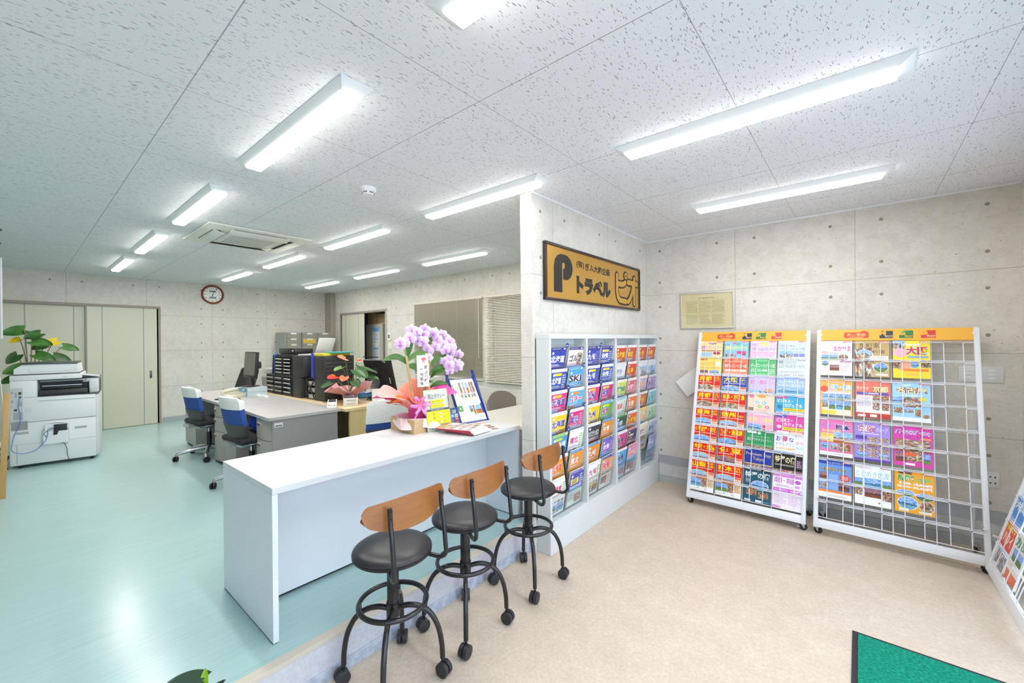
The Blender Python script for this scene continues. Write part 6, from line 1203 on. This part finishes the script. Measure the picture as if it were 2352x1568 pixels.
def c_cab(A, w, h, bg, head, title, tc, oc=None, side=None, pics=(), sub=None, tagc=None):
    A.rect(0, 0, w, h, bg).rect(0, h * .92, w, h, head).text(HD, w * .07, h * .942, w * .66, h * .978, '#f4f5fa' if head not in (WHT, '#f4f4f4') else '#5a5c8c', .02).rect(w * .80, h * .945, w * .94, h * .975, '#c8ccdc' if head in (WHT, '#f4f4f4') else '#e8eaf4')
    if tagc: A.rect(w * .18, h * .82, w * .66, h * .89, tagc)
    if sub: A.rect(0, 0, w, h * .42, sub)
    for e in pics: A.pic(w * e[0], h * e[1], w * e[2], h * e[3], e[4])
    n = len(title); u1 = .93 if n > 2 and not side else .66
    A.otext(title, w * .07, h * .60, w * u1, h * .79, tc, oc, .03, .09) if oc else A.text(title, w * .07, h * .60, w * u1, h * .79, tc, .035, )
    if side: A.lines(w * .72, h * .48, w * .95, h * .86, 6, side)
    lc = '#e4e8f6' if bg not in (WHT, '#f4f4f4') else '#c8a8b0'
    A.lines(w * .06, h * .50, w * .68, h * .57, 3, lc)
    if not sub:
        q = A.rn; A.lines(w * .06, h * .03, w * .5, h * .10, 3, lc).rect(w * .05, h * .30, w * (.5 + .3 * q.random()), h * .35, q.choice(['#f4dc3c', '#e8604c', '#f6f2ea', '#58b0d8', '#e87cb0']))
        A.pic(w * .05, h * .13, w * .45, h * .28, q.choice(['food', 'land', 'sea', 'hall'])).pic(w * .5, h * .10, w * .94, h * .30, q.choice(['food', 'city', 'sea', 'autumn']))
    else: A.lines(w * .55, h * .04, w * .95, h * .36, 6, '#e08a9c', .4).rect(w * .06, h * .05, w * .48, h * .14, '#f4f0e8').lines(w * .06, h * .17, w * .48, h * .38, 5, '#7a90c0', .4)
    A.ell(w * .16, h * .85, w * .07, h * .035, '#f2f4fa', 14)
PK, YL, GN, BL, OR = '#d83c84', '#f2cc1c', '#6aac4c', '#3a5ab8', '#f09428'
def CB4(*rows): return rows
SD = '#c8d0ec'
CABS = [
 # bay 1, rows top to bottom: (left), (right)
 [(('deep blue', '#2c44a4', '#2a2f86', '北海道', WHT), dict(side=None)), (('white golf', '#f4f4f4', '#3a2f80', 'ゴルフ', '#3a3434'), dict(pics=((0, .36, 1, .50, 'land'), (.6, .5, .96, .84, 'hall'))))],
 [(('white topped blue', '#2c4cac', WHT, '北海道', WHT), dict(side=SD, tagc='#f4dc2c')), (('light blue ski', '#4aa4dc', '#4aa4dc', 'SKI', '#4a2c3c', '#e8f4fa'), dict(pics=((.5, .4, .95, .52, 'autumn'),)))],
 [(('magenta', PK, WHT, '北海道', '#4a3a94', '#f8eef6'), dict(tagc='#e8c83c', pics=((0, .36, .5, .5, 'sea'),))), (('light blue winter', '#58b4e4', WHT, 'スキー', '#e0385c', '#f6f6fa'), dict(tagc='#f09438', pics=((.0, .36, .5, .52, 'food'), (.55, .36, .95, .52, 'land'))))],
 [(('yellow', YL, WHT, '北海道', '#3c3c98', '#f8f6ee'), dict(pics=((.4, .36, .95, .52, 'food'), (0, .36, .38, .5, 'land')))), (('magenta', PK, WHT, '東北', '#5a4a9c', '#f6ecf6'), dict(side='#e8b0cc', pics=((0, .36, .95, .50, 'autumn'),)))],
 [(('green and blue', '#4a94d0', '#8cc85c', '北海道', '#eef6fb', '#3c84c8'), dict(tagc='#c8dc3c', pics=((.1, .36, .9, .56, 'land'),))), (('white', WHT, WHT, '東北', '#d83c8c'), dict(side='#8cb45c', pics=((0, .36, .3, .46, 'land'), (.35, .36, .6, .46, 'food'))))],
 [(('orange', OR, WHT, '北海道', '#d83c24', '#f8f4ea'), dict(side='#8cb454', sub='#e8d45c')), (('orange', OR, '#4a90c8', '東北', '#f8f0e8', '#d05a2c'), dict(side='#c8a86c', sub='#e0d048'))],
 [(('white photo filled', WHT, '#f4f4f4', '北海道', '#d8407c'), dict(side='#7cac4c', pics=[(.05 + .23 * i, .06 + .13 * j, .22 + .23 * i, .13 + .13 * j, ('food', 'land', 'hall', 'sea')[(i + j) % 4]) for i in range(4) for j in range(3)])), (('violet and blue', '#4a4ca8', '#6a6cb8', '宮古島', '#f2e04c'), dict(side='#d8dcf0', sub='#cfe6da', pics=((.1, .42, .9, .55, 'sea'), (.5, .08, .95, .30, 'food'))))],
 # bay 2
 [(('deep blue', '#2c44a4', '#2a2f86', '九州', WHT), dict(side='#8c98d8')), (('deep blue', '#2c48ac', '#2a2f86', '沖縄', WHT), dict(side=SD, tagc='#f4dc2c'))],
 [(('white topped blue', '#2c4cac', WHT, '九州', WHT), dict(side='#6a78c0', tagc='#f4dc2c')), (('white topped blue', '#2f54b4', WHT, '沖縄', WHT), dict(side=SD, tagc='#f4dc2c'))],
 [(('magenta', PK, WHT, '九州', '#4a4aa4', '#f6ecf6'), dict(tagc='#e8c83c', pics=((0, .36, .5, .5, 'food'), (.5, .36, .9, .5, 'autumn')))), (('magenta', '#cc3480', WHT, '沖縄', '#4a50b0', '#f4eaf6'), dict(tagc='#e8d03c', sub='#e8a04c', pics=((.4, .36, .9, .5, 'food'),)))],
 [(('yellow', YL, WHT, '九州', '#3c3c98', '#f8f6ee'), dict(pics=((.3, .36, .95, .5, 'food'),))), (('green', GN, '#5cb0d8', '沖縄', '#c84ca0', '#f0f6ea'), dict(tagc='#d8dc2c', pics=((.4, .36, .95, .5, 'sea'),)))],
 [(('black', '#3a3c42', '#f4f4f4', 'ハウステンボス', '#f0f0ec'), dict(pics=((0, .36, 1, .58, 'dusk'),))), (('orange', OR, '#4a90c8', '沖縄', '#f8f4ee', '#d85a2c'), dict(side='#b89a70', sub='#e8d850'))],
 [(('orange', OR, '#4a90c8', '九州', '#f8f4ee', '#d85a2c'), dict(side='#b8a88a', sub='#e8d850')), (('violet', '#7c6cc4', '#4c5cb4', '沖縄', '#f6f2fb', '#b83c9c'), dict(side='#c8a0c8', pics=((0, .36, 1, .5, 'sea'),)))],
 [(('white photo filled', WHT, '#f4f4f4', '九州', '#d8407c'), dict(side='#7cac4c', pics=[(.05 + .23 * i, .06 + .13 * j, .22 + .23 * i, .13 + .13 * j, ('hall', 'food', 'land', 'sea')[(i + j) % 4]) for i in range(4) for j in range(3)])), (('pink and orange', '#ec9c6c', '#3c3c94', '沖縄', '#e03c7c', '#f8f0ea'), dict(side='#e8d0b0', sub='#e6e0d8', pics=((.1, .42, .8, .54, 'city'), (.1, .12, .6, .36, 'food'))))],
 # bay 3
 [(('red and yellow', '#d4502c', WHT, '北海道', '#f4d42c'), dict(pics=((0, .36, .55, .52, 'sea'),))), (('red and gold', '#cc5434', WHT, '東北', '#f4d43c'), dict(pics=((0, .36, .5, .52, 'autumn'),)))],
 [(('white slanted', '#e4e4e6', '#dcdce2', '海外', '#8c94b0'), dict(pics=((.0, .36, 1, .55, 'city'),))), (('red and yellow', '#d84a2c', WHT, '新潟', '#f6dc2c'), dict(pics=((0, .36, .5, .52, 'sea'),)))],
 [(('green and yellow', '#cfd86c', '#f2f2d8', '旅物語', '#3c8c54', '#f4f8ea'), dict(pics=((.1, .38, .9, .52, 'autumn'),))), (('rose', '#d86a78', WHT, '女子旅', '#f8eef0'), dict(side='#f0c8cc', pics=((.1, .38, .6, .54, 'food'),)))],
 [(('green edged white', '#dfe8e0', '#8cc4dc', '温泉', '#d8707c'), dict(side='#7cb48c')), (('orange', '#e87c3c', '#f2f0ea', '名湯', '#f6ecdc'), dict(pics=((.1, .38, .9, .54, 'food'),)))],
 [(('dark green topped', '#3c5a4c', '#4ca45c', '四季', '#c8dcec', '#48607c'), dict(pics=((0, .36, 1, .58, 'sea'),))), (('orange red', '#dc6c30', WHT, '新幹線', '#f4cc2c', '#c83c1c'), dict(pics=((.4, .38, .95, .54, 'city'),)))],
 [(('pink', '#d8488c', '#f0eef0', '沖縄', '#4c4c5c', '#e8e4ea'), dict(pics=((0, .36, .6, .52, 'food'),))), (('dark violet', '#4c3c64', '#c8788c', '宿', '#f0e0c0'), dict(pics=((0, .36, 1, .56, 'dusk'),)))],
 [(('blue and white', '#58a4d8', '#eceef2', '沖縄', '#40405c', '#eef2f6'), dict(sub='#b8cce8', pics=((.3, .10, .9, .38, 'city'),))), (('pink', '#e898b8', '#e888a8', 'ハワイ', '#f0a03c', '#f6e4ea'), dict(sub='#e0a8b0', pics=((0, .34, 1, .56, 'sea'), (.1, .06, .8, .30, 'food'))))],
 # bay 4
 [(('red and gold', '#c85438', WHT, '九州', '#f0cc3c'), dict(pics=((0, .36, .5, .52, 'hall'),))), (('red and gold', '#d0583c', WHT, '沖縄', '#f2d03c'), dict(pics=((0, .36, .5, .52, 'sea'),)))],
 [(('grey white slanted', '#dcdee2', '#d8dae2', '海外', '#98a0b4'), dict(pics=((.4, .36, 1, .8, 'city'),))), (('pale leaflet', '#d8dce0', '#d0d8e0', '台湾', '#8c9cb8'), dict(pics=((.4, .36, 1, .8, 'sea'),)))],
 [(('lilac', '#c8b0cc', '#f2e8d8', '花旅', '#f0a83c', '#f4eef4'), dict(pics=((0, .36, .9, .5, 'food'),))), (('violet edged', '#a88cc4', '#d8d0dc', '韓国', '#7c4ca0', '#eee8f2'), dict(side='#b0a0c0'))],
 [(('red and gold', '#c86c48', WHT, '関西', '#f0c43c'), dict(pics=((.1, .36, .6, .52, 'dusk'),))), (('aqua', '#7cc4cc', '#d0e4e8', '台湾', '#5c98a8', '#dcf0f0'), dict(side='#a8d0d4'))],
 [(('yellow edged', '#e4d0a0', '#f0d040', '北陸', '#f0a42c', '#f6f0e0'), dict(side='#c8a8c0', pics=((0, .36, .6, .5, 'sea'),))), (('green edged', '#a8d0a0', '#dce8dc', '香港', '#6ca46c', '#e4f2e2'), dict(side='#b8d8b4'))],
 [(('pale yellow', '#ece4c0', '#f2f0e2', '旅', '#9c7cac'), dict(side='#d8ccb0', pics=((.1, .36, .95, .52, 'food'),))), (('grey blue', '#a8b4d4', '#d8dce6', '欧州', '#5c6ca8'), dict(side='#c4cce0'))],
 [None, (('narrow violet', '#9ca4d0', '#8c8cc0', '豪州', '#e4e8f4'), dict(pics=((.0, .36, 1, .55, 'sea'),)))],
]
bayname = ['nearest column pair', 'second column pair', 'third column pair', 'last column pair']
for i, row in enumerate(CABS):
    bay, r = divmod(i, 7)
    a, c = BAYS[bay]
    for k, it in enumerate(row):
        if it is None: continue
        (wd_, *args), kw = it; kw = dict(kw); half = (c - a) / 2; z0 = .546 - .295 + .1655 * (6 - r)
        w = .213; y = a + .012 + k * (half - .004) + .004 * ((i * 5 + k) % 3)
        M = Matrix.Translation((XP + .066, y, z0)) @ Matrix.Rotation(rad(TILT), 4, 'Y') @ Matrix.Translation((.006, 0, 0)) @ Matrix.Rotation(rad(90), 4, 'Z')
        brochure('brochure', '%s brochure, %s of the cabinets, %s row, %s' % (wd_, bayname[bay], rnk[r if r < 6 else 7], ('left', 'right')[k]), c_cab, args, kw, M, 'brochures in the grey cabinets', .005 + .002 * ((i + k) % 4), 200 + i * 2 + k)

# ------------------------------------------------------------------ door mat
dm_ = thing('door_mat', 'green entrance mat with a black rubber edge', 'mat', (.39, 2.31, 0))
k = N('green_mat_pile'); co = k.coord(); MATP = k.set(Base_Color=k.ramp(k.noise(k.scale(co, 60, 190, 1), 1, 3, .7), [(.32, '#0c5c4c'), (.5, '#188068'), (.68, '#2fa98a')]), Roughness=.95, Specular_IOR_Level=.1); k.bump(k.noise(k.scale(co, 130, 300, 1), 1, 2), .5, .004)
B().box(-.428, .428, -.60, .60, 0, .004, mat('#2a272c', .7), .001, 1).build('rubber_edge', dm_, smooth=False)
B().box(-.405, .405, -.578, .578, .004, .009, MATP, .002, 1).build('pile', dm_, smooth=False)
